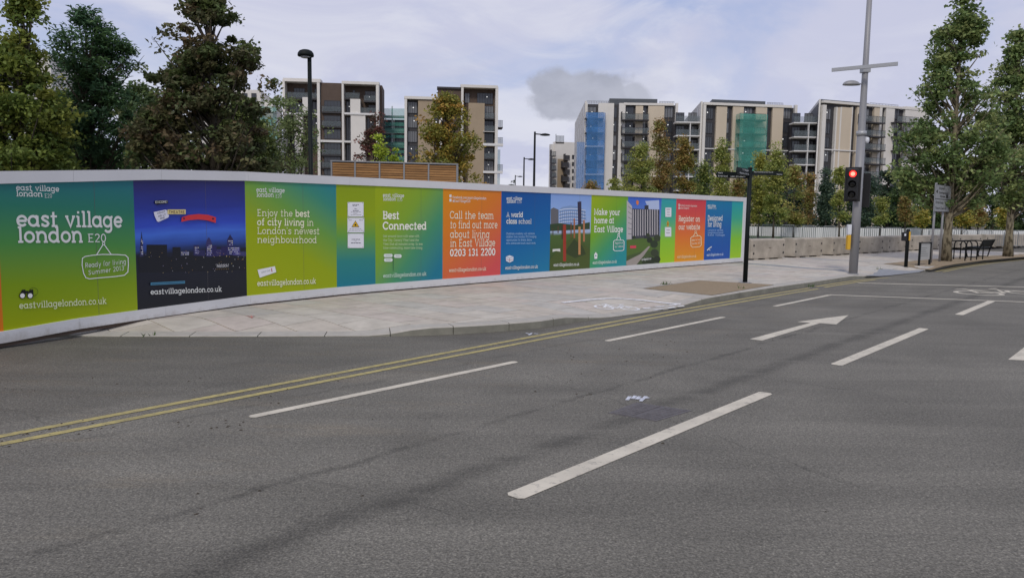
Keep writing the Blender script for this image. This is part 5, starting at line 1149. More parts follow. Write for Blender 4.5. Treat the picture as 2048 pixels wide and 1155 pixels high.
# link galleries
def gallery(name, label, x0, x1, Y, ys, ytop):
    f = Facade(x0, Y, x1, Y); r = empty(name, (*f.o, 0)); tag(r, label, 'building')
    core(f, r, x0, ytop + 6, x1, 440, 6, 'bld_dark', o=-2.5)
    for y in ys:
        a = f.rect(x0, y, x1, y + 2.2); mb_ = MB(); f.box(mb_, a[0], a[1], a[2], a[3], -2.5, 0.1); b_ = mb_.build('gallery_slab', M['white_slab'], r)
        mb_ = MB(); f.box(mb_, a[0], a[1], a[3] + .05, a[3] + 1.15, 0, .04); mb_.build('balustrade', M['balustrade'], b_)
        for k in range(2):
            w0 = a[0] + (a[1] - a[0]) * (.08 + .5 * k); window(f, r, w0, w0 + (a[1] - a[0]) * .34, a[3] + .1, a[3] + 2.1, -2.4, 2, False, 'glass_light' if k else 'glass')
    mb_ = MB(); xm = (x0 + x1) / 2; a = f.rect(xm - .7, ys[0], xm + .7, 440); f.box(mb_, a[0], a[1], 0, a[3], -.6, 0.05); mb_.build('gallery_post', M['white_slab'], r)
gallery('balcony_link', 'open balcony link between the blue netted block and the block with green netted balconies', 1352, 1403, 152.4, (243.5, 270.5, 298, 326, 352, 380), 238)
gallery('balcony_link', 'tall stack of open balconies just left of the cream striped block', 1587.5, 1639, 150.6, (244.8, 273.2, 301, 328.5, 356, 384), 240)
fG = Facade(1402, 152, 1588, 155)
G_ = empty('apartment_block', (*fG.o, 0)); tag(G_, 'sand coloured apartment block with teal green netted balconies in its middle', 'building')
core(fG, G_, 1403.5, 212, 1587, 440, 18, 'bld_dark', o=-0.35, far=atY(1367, 236, 185)[:2] - corner_of(fG, 1402.5, 212), left=(1402.5, 212))
zG = fG.rect(1403, 208, 1587, 440)[3]
part(fG, G_, 'end_pier', M['bld_white'], [(1402, 208, 1407, 440), (1583.2, 210, 1588, 440)], -0.4, 0.3, True)
part(fG, G_, 'roof_edge', M['bld_white'], [(1407, 208, 1583.2, 213)], -0.4, 0.35)
part(fG, G_, 'sand_panel', M['bld_cream'], [(1428, 213.5, 1449, 440), (1460.8, 213.5, 1482, 440), (1506.5, 213.5, 1528.3, 440), (1539.5, 213.5, 1561, 440)], -0.4, 0.2, True)
part(fG, G_, 'floor_band', M['white_slab'], [(1407, 298.6, 1583, 300.4), (1407, 354, 1583, 356)], 0.22, 0.34)
for x0, x1, n in ((1408, 1427.5, 3), (1449.6, 1460.2, 1), (1482.6, 1505.8, 3), (1529, 1539, 1), (1561.6, 1582.8, 3)): win_col(fG, G_, x0, x1, 214, 2.8, n, -0.3, 9, .5)
core(fG, G_, 1429, 199, 1536.5, 208, 10, 'roof_grey', 'penthouse', o=-1.2, far=atY(1367, 236, 185)[:2] - corner_of(fG, 1402.5, 212), maxd=14, zlow=zG - 1); roof_rail(fG, G_, 1540, 204, 1572, 209, -1.2)
side_face(G_, corner_of(fG, 1402.5, 212) - fG.n * .12, atY(1367, 236, 185)[:2] - corner_of(fG, 1402.5, 212), 0, zG + .2, wins=3)
for y in (241, 268.5, 296, 323, 350): a = fG.rect(1471, y, 1523, y + 2); balcony(fG, G_, a[0], a[1], a[3], 1.6, 1.1, 'bld_dark', 'net_green', False, 0.25)
mb = MB(); a = fG.rect(1469, 230.5, 1523.8, 345); fG.box(mb, a[0], a[1], a[2], a[3], 1.95, 1.98); fG.box(mb, a[0] - .1, a[0] - .07, a[2], a[3], .3, 1.9); mb.build('green_net', M['net_green'], G_)
fH = Facade(1638, 150, 1850, 160)
H_ = empty('apartment_block', (*fH.o, 0)); tag(H_, 'cream striped apartment block behind the grey signal pole', 'building')
core(fH, H_, 1639.5, 214, 1850, 440, 18, 'bld_dark', o=-0.35, far=atY(1609, 236, 178)[:2] - corner_of(fH, 1638.5, 214), left=(1638.5, 214))
zH = fH.rect(1640, 209.5, 1850, 440)[3]
part(fH, H_, 'white_pier', M['bld_white'], [(1638, 209.5, 1645, 440), (1664.5, 214, 1667, 440), (1673, 214, 1675.5, 440), (1695.8, 214, 1697.4, 440), (1751, 214, 1756, 440)], -0.4, 0.3, True)
part(fH, H_, 'white_panel', M['bld_white'], [(1764, 214.2, 1781, 440), (1802, 214.2, 1850, 440)], -0.4, 0.25, True)
part(fH, H_, 'roof_edge', M['bld_white'], [(1645, 209.5, 1850, 214)], -0.4, 0.35)
part(fH, H_, 'sand_panel', M['bld_cream'], [(1667, 214.5, 1673, 440), (1675.5, 214.5, 1695.8, 440), (1706.8, 214.5, 1722, 440), (1741, 214.5, 1751, 440)], -0.4, 0.2, True)
part(fH, H_, 'floor_band', M['white_slab'], [(1645, 301, 1756, 303), (1645, 355, 1722, 357)], 0.32, 0.42)
for x0, x1, n in ((1645.4, 1664, 3), (1698, 1706.4, 1), (1722.5, 1740.5, 2), (1756.4, 1763.6, 0), (1781.6, 1801.6, 3)): win_col(fH, H_, x0, x1, 215, 2.75, n, -0.3, 9, .55)
core(fH, H_, 1648.5, 201, 1745.5, 210, 9, 'roof_grey', 'penthouse', o=-1.0, far=atY(1609, 236, 178)[:2] - corner_of(fH, 1638.5, 214), maxd=22, zlow=zH - 1); roof_rail(fH, H_, 1749, 206.5, 1806, 211.5, -1.2)
for y in (246, 273.5, 300.5, 328, 355): a = fH.rect(1713, y, 1756, y + 2); balcony(fH, H_, a[0], a[1], a[3], 1.6, 1.1, 'bld_dark', 'balustrade', True, 0.3)
for y in (246.5, 274.5, 302): a = fH.rect(1779, y, 1822, y + 2); balcony(fH, H_, a[0], a[1], a[3], 1.6, 1.1, 'bld_dark', 'balustrade', False, 0.3)
side_face(H_, corner_of(fH, 1638.5, 214) - fH.n * .12, atY(1609, 236, 178)[:2] - corner_of(fH, 1638.5, 214), 0, zH + .2, wins=3)
# low block with many balconies, far down the street
fI = Facade(1108, 222, 1150, 224)
I_ = empty('apartment_block', (*fI.o, 0)); tag(I_, 'distant white block with stacked black balconies left of the blue netting', 'building')
core(fI, I_, 1109, 284, 1152, 440, 2, 'bld_white', o=0); part(fI, I_, 'slanted_bay', M['bld_tan'], [(1114, 318, 1134, 440)], 0, .12, True)
mb = MB(); a = fI.rect(1102, 288, 1108, 440); fI.box(mb, a[0], a[1] + .2, 0, a[3], -2, -.4); mb.build('return_wall', M['bld_white'], I_)
for k, y in enumerate((312, 326, 340, 354, 368, 382)):
    a = fI.rect(1099, y, 1108, y + 2); balcony(fI, I_, a[0], a[1], a[3], 1.6, 1.2, 'bld_dark', 'balustrade', True, .2)
    if k: a = fI.rect(1121 + (k % 2) * 5, y - 6, 1133 + (k % 2) * 2, y - 4); balcony(fI, I_, a[0], a[1], a[3], 1.8, 1.2, 'bld_dark', 'bld_dark', True, .2)
    a = fI.rect(1144, y - 2, 1148, y + 6); window(fI, I_, a[0], a[1], a[2], a[3], .05, 0)

# ------------------------------------------------------------------ trees
def leaf_mesh(name, C, size, colours, parent, upbias=0.5, droop=0.0, aspect=0.62):
    """C: leaf centres (n,3) in world; one mesh of folded leaf-shaped quads"""
    n = len(C); nrm = rng.normal(size=(n, 3)); nrm[:, 2] = np.abs(nrm[:, 2]) * 0.9 + upbias; nrm /= np.linalg.norm(nrm, axis=1, keepdims=True)
    t = rng.normal(size=(n, 3)); t[:, 2] -= droop; t -= nrm * np.sum(t * nrm, 1, keepdims=True); t /= np.linalg.norm(t, axis=1, keepdims=True) + 1e-9
    b_ = np.cross(nrm, t); L_ = (size * rng.uniform(.65, 1.3, n))[:, None]; Wd = L_ * aspect
    V = np.empty((n, 4, 3), np.float32); off = np.array(parent.location)[None]
    C = C - off
    V[:, 0] = C - t * L_ * .5; V[:, 1] = C + b_ * Wd * .5 + nrm * L_ * .10; V[:, 2] = C + t * L_ * .5; V[:, 3] = C - b_ * Wd * .5 + nrm * L_ * .10
    me = bpy.data.meshes.new(name); me.vertices.add(4 * n); me.vertices.foreach_set('co', V.ravel())
    me.loops.add(4 * n); me.loops.foreach_set('vertex_index', np.arange(4 * n, dtype=np.int32)); me.polygons.add(n)
    me.polygons.foreach_set('loop_start', np.arange(0, 4 * n, 4, dtype=np.int32)); me.polygons.foreach_set('loop_total', np.full(n, 4, np.int32))
    me.update(calc_edges=True)
    ca = me.color_attributes.new('ink', 'FLOAT_COLOR', 'CORNER'); cc_ = np.ones((n, 4, 4), np.float32); cc_[:, :, :3] = colours[:, None, :]; ca.data.foreach_set('color', cc_.ravel())
    me.materials.append(M['leaf']); o = bpy.data.objects.new(name, me); col.objects.link(o); o.parent = parent; return o
LEAF_GAIN = 2.5
def tree(name, label, px, Y, rows, pal, leaf=0.14, nclump=120, per=70, cr=0.38, trunk=0.11, barkm='bark', z0=0.0, group=None, droop=0.0, upbias=0.5, depth=0.85, zmin=None, multi=1, shell=0.42, aspect=0.62, accents=None, foot=None, lobes=None, lobe_r=.24, seed=0):
    global rng
    rng = np.random.default_rng(int(px * 7 + Y * 13) + seed)
    bx, by = baseXY(px, Y) if foot is None else foot
    root = empty(name, (bx, by, z0)); tag(root, label, 'tree', group)
    zs, xc, rr = [], [], []
    for (py, xl, xr) in rows:
        a = atY(xl, py, by); b_ = atY(xr, py, by); zs.append((a[2] + b_[2]) / 2); xc.append((a[0] + b_[0]) / 2); rr.append(abs(b_[0] - a[0]) / 2)
    zs, xc, rr = map(np.array, (zs, xc, rr)); o_ = np.argsort(zs); zs, xc, rr = zs[o_], xc[o_], rr[o_]
    ztop, zlow = zs[-1], zs[0]
    # clump centres inside the outline
    cand = rng.uniform(zlow, ztop, 6000); w = np.interp(cand, zs, rr) ** 1.35 + 0.02; nm_ = nclump * 4; cz = rng.choice(cand, nm_, p=w / w.sum())
    R_c = np.interp(cz, zs, rr); an = rng.uniform(0, 2 * math.pi, nm_); ra = rng.uniform(0, 1, nm_) ** shell
    ra *= np.clip((R_c - cr * .55) / (R_c + 1e-6), .15, 1)
    ra = np.where(rng.uniform(size=nm_) < .13, rng.uniform(.95, 1.2, nm_), ra)
    cx = np.interp(cz, zs, xc) + R_c * ra * np.cos(an); cy = by + R_c * depth * ra * np.sin(an); CC = np.stack([cx, cy, cz], 1)
    # gather the clumps on boughs so that gaps stay between them
    nlb = lobes or max(9, nclump // 13); LBC = CC[rng.choice(nm_, nlb, replace=False)]
    d2 = np.min(np.sum(((CC[:, None] - LBC[None]) * np.array([1, 1, 1.35])) ** 2, 2), 1); lr = lobe_r * rr.max()
    wk = np.exp(-d2 / lr ** 2) + .03; kp = rng.choice(nm_, nclump, replace=False, p=wk / wk.sum()); CC = CC[kp]; ra = ra[kp]
    # leaves
    cnt = rng.poisson(per * np.where(ra > .97, .4, 1.0) * rng.uniform(.5, 1.4, nclump)); idx = np.repeat(np.arange(nclump), cnt); dv_ = rng.normal(size=(len(idx), 3)); dv_ /= np.linalg.norm(dv_, axis=1, keepdims=True) + 1e-9; dv_ *= (rng.uniform(0, 1, (len(idx), 1)) ** .45); P = CC[idx] + dv_ * np.array([1, 1, .62]) * cr * rng.uniform(.5, 1.3, nclump)[idx][:, None]
    pal = np.array(pal); cl = rng.integers(0, len(pal), nclump); mixv = rng.uniform(0, 1, (len(idx), 1)); c1_ = pal[cl[idx]]; c2_ = pal[rng.integers(0, len(pal), len(idx))]
    colr = (c1_ * (1 - mixv * .5) + c2_ * mixv * .5) * rng.uniform(.72, 1.28, (len(idx), 1)) * LEAF_GAIN
    if accents is not None:
        k = rng.uniform(size=nclump)[idx] < accents[1]; colr[k] = np.array(accents[0]) * LEAF_GAIN * .8 * rng.uniform(.7, 1.3, (k.sum(), 1))
    leaf_mesh('crown', P, leaf, colr, root, upbias, droop, aspect)
    # trunk(s) and limbs
    mb_ = MB(); hz_ = ztop - z0; stems = []
    for m_ in range(multi):
        dx = 0 if multi == 1 else (m_ - (multi - 1) / 2) * .12; path = []; rad = []
        tx = np.interp(zlow + (ztop - zlow) * .8, zs, xc) + (0 if multi == 1 else (m_ - (multi - 1) / 2) * rr.max() * .55)
        for k in range(9):
            f = k / 8; zz = z0 + (hz_ * .86) * f
            path.append(np.array([bx + dx + (tx - bx) * f ** 1.5 + math.sin(f * 7 + px) * .05 * f, by + math.cos(f * 6 + px) * .05 * f, zz])); rad.append(trunk / math.sqrt(multi) * (1.12 - f * .98) + (0.04 * trunk / .1 if k == 0 else 0) + .008)
        mb_.tube(path, rad, 9); stems.append(path)
    mb_.build('trunk', M[barkm], root, True)
    mb_ = MB(); nl = min(nclump, max(16, nclump // 3))
    for i in range(nl):
        e = CC[i]; st = stems[i % multi]; hz0 = max(z0 + hz_ * .16, e[2] - np.linalg.norm(e[:2] - st[0][:2]) * 1.0 - .25); f = min(.92, (hz0 - z0) / (hz_ * .86)) * 8; k = int(f); k = min(k, 7); a = st[k] + (st[k + 1] - st[k]) * (f - k)
        mid = a * .5 + e * .5 + np.array([0, 0, -.06 * np.linalg.norm(e - a)]); r0 = trunk * .30
        mb_.tube([a, mid, e, e + (e - mid) * .25], [r0, r0 * .6, r0 * .28, .004], 5, False)
    mb_.build('branches', M[barkm], root, True)
    return root
DKG = [(.030, .050, .020), (.040, .062, .022), (.050, .070, .024), (.028, .042, .018)]
OLV = [(.085, .105, .020), (.070, .095, .022), (.10, .115, .024), (.055, .080, .020)]
ASH = [(.030, .060, .030), (.040, .075, .034), (.048, .082, .030), (.026, .05, .026)]
MPL = [(.050, .050, .024), (.060, .058, .026), (.040, .052, .022), (.072, .052, .030), (.045, .062, .022)]
MPL2 = [(.050, .070, .022), (.062, .082, .024), (.040, .058, .020), (.078, .090, .028)]
GLD = [(.15, .125, .025), (.125, .115, .024), (.10, .105, .024), (.19, .13, .028), (.085, .095, .022)]
MAR = [(.060, .026, .022), (.075, .030, .024), (.045, .035, .022), (.09, .035, .026)]
LIM = [(.17, .21, .028), (.14, .19, .026), (.20, .23, .03)]
PLN = [(.078, .112, .040), (.062, .094, .035), (.10, .13, .045), (.135, .15, .057), (.07, .10, .038)]
YNG = [(.098, .112, .030), (.118, .122, .034), (.076, .096, .027), (.135, .13, .036)]
RST = [(.105, .075, .028), (.095, .085, .028), (.085, .092, .028), (.12, .068, .026)]
PIN = [(.022, .036, .026), (.028, .044, .030), (.034, .048, .028)]
tree('broadleaf_tree', 'yellow green tree with a thin leafy top shoot at the far left', 20, 19, [(-14, 25, 60), (0, 14, 80), (30, 8, 86), (55, 28, 82), (75, 14, 78), (100, -30, 84), (140, -60, 104), (200, -80, 122), (270, -90, 140), (345, -95, 150)], OLV, .125, 330, 85, .36, .12, accents=((.15, .16, .035), .10), upbias=.35, lobes=45, lobe_r=.22)
tree('broadleaf_tree', 'dark green feathery tree, second from the left edge', 175, 21.5, [(18, 178, 190), (32, 140, 198), (60, 112, 222), (85, 100, 250), (100, 88, 276), (120, 92, 270), (140, 96, 252), (165, 108, 250), (200, 104, 262), (250, 92, 285), (345, 90, 300)], ASH, .155, 360, 60, .36, .12, droop=.8, upbias=.9, aspect=.34, lobes=48, lobe_r=.24)
tree('broadleaf_tree', 'tall brown tinged maple, largest tree behind the left of the hoarding', 425, 20, [(-30, 385, 425), (-5, 376, 440), (12, 364, 452), (28, 350, 460), (38, 348, 500), (56, 344, 504), (66, 324, 484), (80, 310, 502), (94, 312, 514), (106, 328, 522), (122, 310, 526), (134, 314, 512), (148, 290, 504), (160, 274, 526), (174, 270, 528), (186, 288, 508), (205, 266, 524), (240, 262, 530), (300, 255, 552), (345, 250, 562)], MPL, .13, 440, 74, .29, .14, accents=((.062, .080, .026), .2), depth=.6, lobes=44, lobe_r=.15)
tree('broadleaf_tree', 'low dark green tree glimpsed between the feathery tree and the maple', 290, 26, [(168, 268, 284), (190, 240, 330), (230, 205, 370), (280, 190, 400), (350, 185, 420)], DKG, .15, 190, 60, .42, .09)
tree('broadleaf_tree', 'mid green maple low behind the right side of the brown maple', 495, 25, [(205, 470, 505), (225, 445, 528), (260, 425, 545), (300, 415, 556), (350, 410, 560)], MPL2, .14, 210, 66, .42, .09, lobe_r=.34)
tree('broadleaf_tree', 'dark olive tree filling in below the feathery crown', 130, 26.5, [(190, 100, 150), (230, 60, 190), (280, 30, 220), (350, 20, 230)], [(.040, .055, .018), (.048, .062, .018), (.034, .048, .016)], .15, 190, 60, .42, .08)
tree('broadleaf_tree', 'airy light green tree with visible branches left of the dome lamp post', 585, 32, [(186, 562, 576), (200, 535, 606), (220, 522, 636), (250, 516, 646), (290, 520, 640), (330, 528, 636), (360, 535, 630)], [(.085, .105, .045), (.07, .095, .035), (.10, .12, .05)], .13, 120, 38, .5, .10, multi=3, shell=.6)
tree('broadleaf_tree', 'maroon leaved tree in front of the white panels of the left block', 742, 62, [(226, 742, 758), (245, 736, 770), (270, 728, 776), (295, 706, 776), (335, 698, 772), (370, 700, 770)], MAR, .22, 110, 38, .6, .12)
tree('broadleaf_tree', 'small bright lime tree right beside the maroon tree', 762, 44, [(272, 752, 762), (290, 744, 776), (310, 740, 778), (345, 738, 778)], LIM, .16, 50, 45, .4, .06)
tree('broadleaf_tree', 'smaller lime green bush at the foot of the green netted link', 792, 45, [(296, 784, 796), (310, 780, 806), (345, 778, 808)], LIM, .16, 34, 45, .36, .05)
tree('broadleaf_tree', 'large golden olive tree above the timber cabin', 895, 46, [(188, 888, 912), (205, 862, 926), (225, 846, 942), (250, 840, 954), (285, 832, 964), (320, 822, 970), (362, 822, 974), (385, 830, 970)], GLD, .19, 260, 60, .55, .16, accents=((.22, .13, .03), .08), shell=.5)
tree('broadleaf_tree', 'tiny dark treetop far down the street beside the small lamp posts', 1020, 190, [(356, 1016, 1020), (362, 1011, 1026), (372, 1008, 1034), (400, 1006, 1036)], PIN, .6, 40, 26, 1.2, .2)
# young park trees on the right: px, depth, rows, palette, label
PARK = [
 (1190, 52, [(352, 1180, 1186), (365, 1172, 1196), (400, 1168, 1202)], RST, 'short rusty sapling peeping over the hoarding below the blue netting'),
 (1232, 60, [(350, 1226, 1232), (365, 1216, 1246), (420, 1212, 1250)], YNG, 'sparse low green sapling right of the blue netting'),
 (1282, 56, [(282, 1278, 1290), (300, 1266, 1304), (330, 1252, 1312), (370, 1240, 1316), (440, 1238, 1318)], YNG, 'broad light green tree in front of the black balconies of the blue netted block'),
 (1316, 60, [(232, 1314, 1322), (255, 1304, 1334), (290, 1296, 1344), (340, 1296, 1348), (440, 1296, 1348)], RST, 'slender rust brown tree, tallest before the blue netted block'),
 (1366, 62, [(270, 1360, 1374), (295, 1350, 1388), (330, 1344, 1398), (380, 1340, 1402), (440, 1340, 1404)], [(.10, .085, .024), (.115, .07, .024), (.08, .09, .024)], 'brown and green tree in front of the first balcony link'),
 (1408, 58, [(318, 1402, 1416), (340, 1392, 1424), (380, 1388, 1430), (440, 1386, 1432)], DKG + YNG, 'dark green rounded tree left of the fingerpost'),
 (1442, 55, [(262, 1440, 1448), (285, 1430, 1458), (320, 1422, 1464), (370, 1418, 1468), (440, 1418, 1468)], YNG, 'thin pale green birch left of the teal netted balconies'),
 (1478, 66, [(318, 1472, 1482), (345, 1462, 1494), (390, 1456, 1500), (440, 1456, 1500)], RST, 'red brown tree directly behind the fingerpost arms'),
 (1518, 54, [(308, 1516, 1524), (325, 1508, 1534), (360, 1500, 1544), (410, 1498, 1548), (448, 1500, 1546)], [(.13, .125, .028), (.11, .11, .026), (.09, .1, .024)], 'yellow green tree just right of the fingerpost'),
 (1548, 50, [(276, 1546, 1553), (300, 1540, 1562), (340, 1530, 1574), (390, 1524, 1580), (446, 1526, 1578)], YNG, 'tall slim yellow green tree under the right end of the teal netting'),
 (1588, 58, [(328, 1582, 1594), (350, 1572, 1604), (390, 1566, 1610), (446, 1564, 1612)], YNG + RST, 'green and rust tree at the foot of the balcony stack'),
 (1618, 66, [(352, 1612, 1624), (370, 1602, 1632), (446, 1598, 1636)], RST, 'low brown tree between the balcony stack and the signal pole'),
 (1652, 64, [(338, 1648, 1656), (360, 1638, 1668), (446, 1632, 1674)], PIN, 'dark green tree just left of the signal head'),
 (1680, 50, [(326, 1678, 1684), (345, 1668, 1694), (380, 1662, 1700), (440, 1660, 1702)], YNG, 'bright yellow green tree directly behind the signal head'),
 (1742, 66, [(350, 1736, 1748), (375, 1724, 1760), (448, 1716, 1768)], PIN, 'dark pine right of the signal pole'),
 (1762, 52, [(398, 1758, 1766), (410, 1750, 1776), (446, 1746, 1782)], YNG, 'small yellow green sapling right of the signal pole'),
 (1812, 55, [(392, 1808, 1818), (410, 1798, 1824), (446, 1794, 1828)], RST, 'small orange brown sapling behind the black push button post'),
 (1846, 58, [(420, 1842, 1850), (432, 1832, 1858), (450, 1830, 1860)], GLD, 'small golden sapling left of the road sign posts'),
 (1925, 52, [(404, 1916, 1930), (418, 1904, 1946), (448, 1902, 1952)], GLD, 'golden brown sapling behind the cycle stands'),
 (1958, 56, [(408, 1950, 1964), (425, 1940, 1972), (450, 1938, 1974)], RST, 'rusty sapling behind the bench'),
 (2010, 60, [(418, 2000, 2012), (432, 1992, 2022), (452, 1990, 2028)], YNG + GLD, 'low green gold sapling by the right plane tree trunk'),
]
for (px, Y, rows, pal, label) in PARK:
    wpx = max(r[2] - r[1] for r in rows); hpx = rows[-1][0] - rows[0][0]; k = int(max(40, wpx * hpx / 62))
    tree('young_tree', label, px, Y, rows, [tuple(1.3 * q for q in c_) for c_ in pal], .165 * Y / 55, k, 46, .58 * Y / 58, .055, z0=.2 if Y < 61 else .0, group='young trees in the park', shell=.5, lobes=max(12, k // 7), lobe_r=.34)
FAR = [(1395, 92, 338, 44), (1500, 96, 352, 40), (1545, 100, 345, 36), (1600, 98, 362, 40), (1660, 96, 356, 34), (1712, 92, 345, 40), (1775, 84, 330, 44), (1812, 80, 318, 40), (1850, 88, 332, 46), (1895, 90, 326, 48), (1940, 92, 334, 44), (1985, 88, 322, 48), (2030, 92, 332, 46), (2075, 90, 318, 50)]
FL = ['left of the fingerpost', 'right behind the fingerpost', 'behind the tall slim yellow tree', 'behind the balcony stack trees', 'left of the signal pole', 'directly behind the signal pole', 'right of the signal pole below the white wall', 'at the left edge of the plane crown', 'left of the road sign', 'behind the road sign', 'right of the left plane trunk', 'between the plane trunks', 'right of the right plane trunk', 'past the right picture edge']
for (px, Y, yt, hw), fl in zip(FAR, FL):
    tree('park_tree', 'dark green distant park tree ' + fl, px, Y, [(yt, px - 5, px + 5), (yt + 18, px - hw * .55, px + hw * .5), (yt + 50, px - hw * .85, px + hw * .9), (yt + 90, px - hw, px + hw), (462, px - hw * .9, px + hw * .9)], random.choice([PIN, DKG, [(.042, .056, .03), (.05, .07, .03)]]), .42, 85, 34, 1.0, .16, group='dark trees at the back of the park', shell=.6)
# two street planes
P1 = pav(1891, 522); P2 = pav(2015.5, 513)
tree('plane_tree', 'tall plane tree with mottled trunk beside the road sign', 1891, P1[1], [(-28, 1908, 1938), (-12, 1898, 1948), (0, 1893, 1954), (25, 1890, 1968), (50, 1880, 1984), (70, 1866, 1975), (100, 1850, 1962), (135, 1848, 1958), (165, 1842, 1970), (195, 1832, 1992), (230, 1818, 2008), (270, 1802, 2016), (310, 1792, 2016), (345, 1788, 2006), (385, 1794, 1992), (412, 1815, 1960)], PLN, .165, 540, 42, .40, .15, 'bark_plane', z0=P1[2], foot=P1[:2], shell=.36, depth=.6, lobes=80, lobe_r=.17)
tree('plane_tree', 'plane tree with mottled trunk at the right edge beyond the bench', 2015, P2[1], [(62, 2030, 2048), (85, 2012, 2064), (110, 1998, 2080), (150, 1984, 2085), (190, 1968, 2095), (230, 1958, 2105), (280, 1946, 2110), (330, 1944, 2110), (375, 1952, 2100), (410, 1980, 2070)], PLN, .18, 470, 42, .44, .15, 'bark_plane', z0=P2[2], foot=P2[:2], shell=.38, depth=.6, lobes=70, lobe_r=.17)

# ------------------------------------------------------------------ park edge: lawn bank, white wall, barriers, concrete blocks
LB = [gnd(px, py, .125)[:2] for px, py in ((1450, 522), (1537, 518.5), (1617, 513.8), (1742, 506.3), (1842, 500.6), (1940, 496.2), (2044, 492.8))]
LB += [LB[-1] + np.array([14.0, 12.0]), LB[-1] + np.array([40.0, 30.0])]
dd_ = [.75, 7, 14, 20, 24, 30, 60]; zz = [.10, .12, .2, .34, .42, .42, .3]
mb = MB()
for j in range(len(LB) - 1):
    for i in range(len(dd_) - 1):
        f = lambda p_, k: (p_[0] - .45 * dd_[k], p_[1] + .89 * dd_[k], zz[k])
        mb.quad(f(LB[j], i), f(LB[j + 1], i), f(LB[j + 1], i + 1), f(LB[j], i + 1))
struct(mb.build('lawn', M['grass']))
wl = empty('low_wall', (*baseXY(1560, 60), .2)); tag(wl, 'long low white wall across the park behind the grey barriers', 'wall')
wp = [(1480, 452.5, 61), (1600, 453.8, 60.5), (1740, 456, 60), (1860, 457.6, 59.5), (1980, 459.6, 59), (2140, 462, 58)]
for (a, b_) in zip(wp[:-1], wp[1:]):
    A3, B3 = atY(a[0], a[1], a[2]), atY(b_[0], b_[1], b_[2]); mb = MB(); d = (B3 - A3)[:2]; Ld = np.linalg.norm(d); d /= Ld
    mb.frame_box((A3[0], A3[1], .2), (*d, 0), (-d[1], d[0], 0), (0, 0, 1), Ld - .02, .15, A3[2] - .2); mb.build('wall_panel', M['white_wall'], wl)
# pedestrian barriers
def barrier_parts(root):
    mb_ = MB(); Lb, Hb = 2.3, 1.05; z = .12
    mb_.tube([(-Lb / 2, 0, z), (-Lb / 2, 0, Hb - .1), (-Lb / 2 + .1, 0, Hb), (Lb / 2 - .1, 0, Hb), (Lb / 2, 0, Hb - .1), (Lb / 2, 0, z), (-Lb / 2, 0, z)], .024, 6, False); return_ = [('frame', mb_)]
    mb_ = MB()
    for k in range(17): x = -Lb / 2 + Lb * (k + 1) / 18; mb_.tube([(x, 0, z), (x, 0, Hb)], .011, 4, False)
    return_.append(('bars', mb_))
    for sx in (-.75, .75):
        mb_ = MB(); mb_.tube([(sx, -.28, 0), (sx, -.22, .1), (sx, .22, .1), (sx, .28, 0)], .02, 5); return_.append(('foot', mb_))
    return return_
bars = barrier_parts(None); protoB = None
bpts = [(1518, 52), (1558, 51.5), (1598, 51), (1640, 50.5), (1684, 50), (1726, 49.5), (1768, 49), (1808, 48.5), (1850, 48), (1898, 47.6), (1948, 47.2), (1998, 46.8), (2046, 46.4)]
ordn = ['first', 'second', 'third', 'fourth', 'fifth', 'sixth', 'seventh', 'eighth', 'ninth', 'tenth', 'eleventh', 'twelfth', 'thirteenth']
for i, (px, Y) in enumerate(bpts):
    x, y = baseXY(px, Y); lab = 'grey pedestrian barrier before the white wall, %s from the hoarding end' % ordn[i]
    if protoB is None:
        protoB = empty('pedestrian_barrier', (0, 0, 0)); tag(protoB, lab, 'barrier', 'barriers in front of the white wall')
        kids = [m_.build(n_, M['barrier'], protoB) for n_, m_ in bars]; o = protoB
    else:
        o = protoB.copy(); col.objects.link(o); o['label'] = lab
        for k in kids: c = k.copy(); col.objects.link(c); c.parent = o
    o.location = (x, y, .12 + .02 * (Y - 46)); o.rotation_euler = (0, 0, math.radians(-4 + random.uniform(-9, 9)))
# concrete blocks
def block_mesh():
    mb_ = MB(); Lb, T, Hb, c = 2.45, .62, .80, .05
    pr = [(-T / 2, .06), (T / 2, .06), (T / 2, Hb - c), (T / 2 - c, Hb), (-T / 2 + c, Hb), (-T / 2, Hb - c)]
    xs = [-Lb / 2, -Lb / 2 + .04, Lb / 2 - .04, Lb / 2]; rings = []
    for i, x in enumerate(xs):
        k = .94 if i in (0, 3) else 1.0; rings.append([(x, p_[0] * k, .06 + (p_[1] - .06) * (.985 if i in (0, 3) else 1)) for p_ in pr])
    for a, b_ in zip(rings[:-1], rings[1:]):
        for k in range(6): mb_.quad(a[k], b_[k], b_[(k + 1) % 6], a[(k + 1) % 6])
    mb_.add(rings[0], [(5, 4, 3, 2, 1, 0)]); mb_.add(rings[-1], [tuple(range(6))])
    for x in (-1.0, -.2, .75): mb_.box((x, -T / 2 + .02, 0), (x + .3, T / 2 - .02, .062))
    return mb_
BLK = [(1537, 518.5), (1617, 513.8), (1686, 509.8), (1742, 506.3), (1794, 503.2), (1842, 500.6), (1890, 498.2), (1940, 496.2), (1992, 494.4), (2044, 492.8)]
bw = [gnd(px, py, .125)[:2] for px, py in BLK]; protoK = None
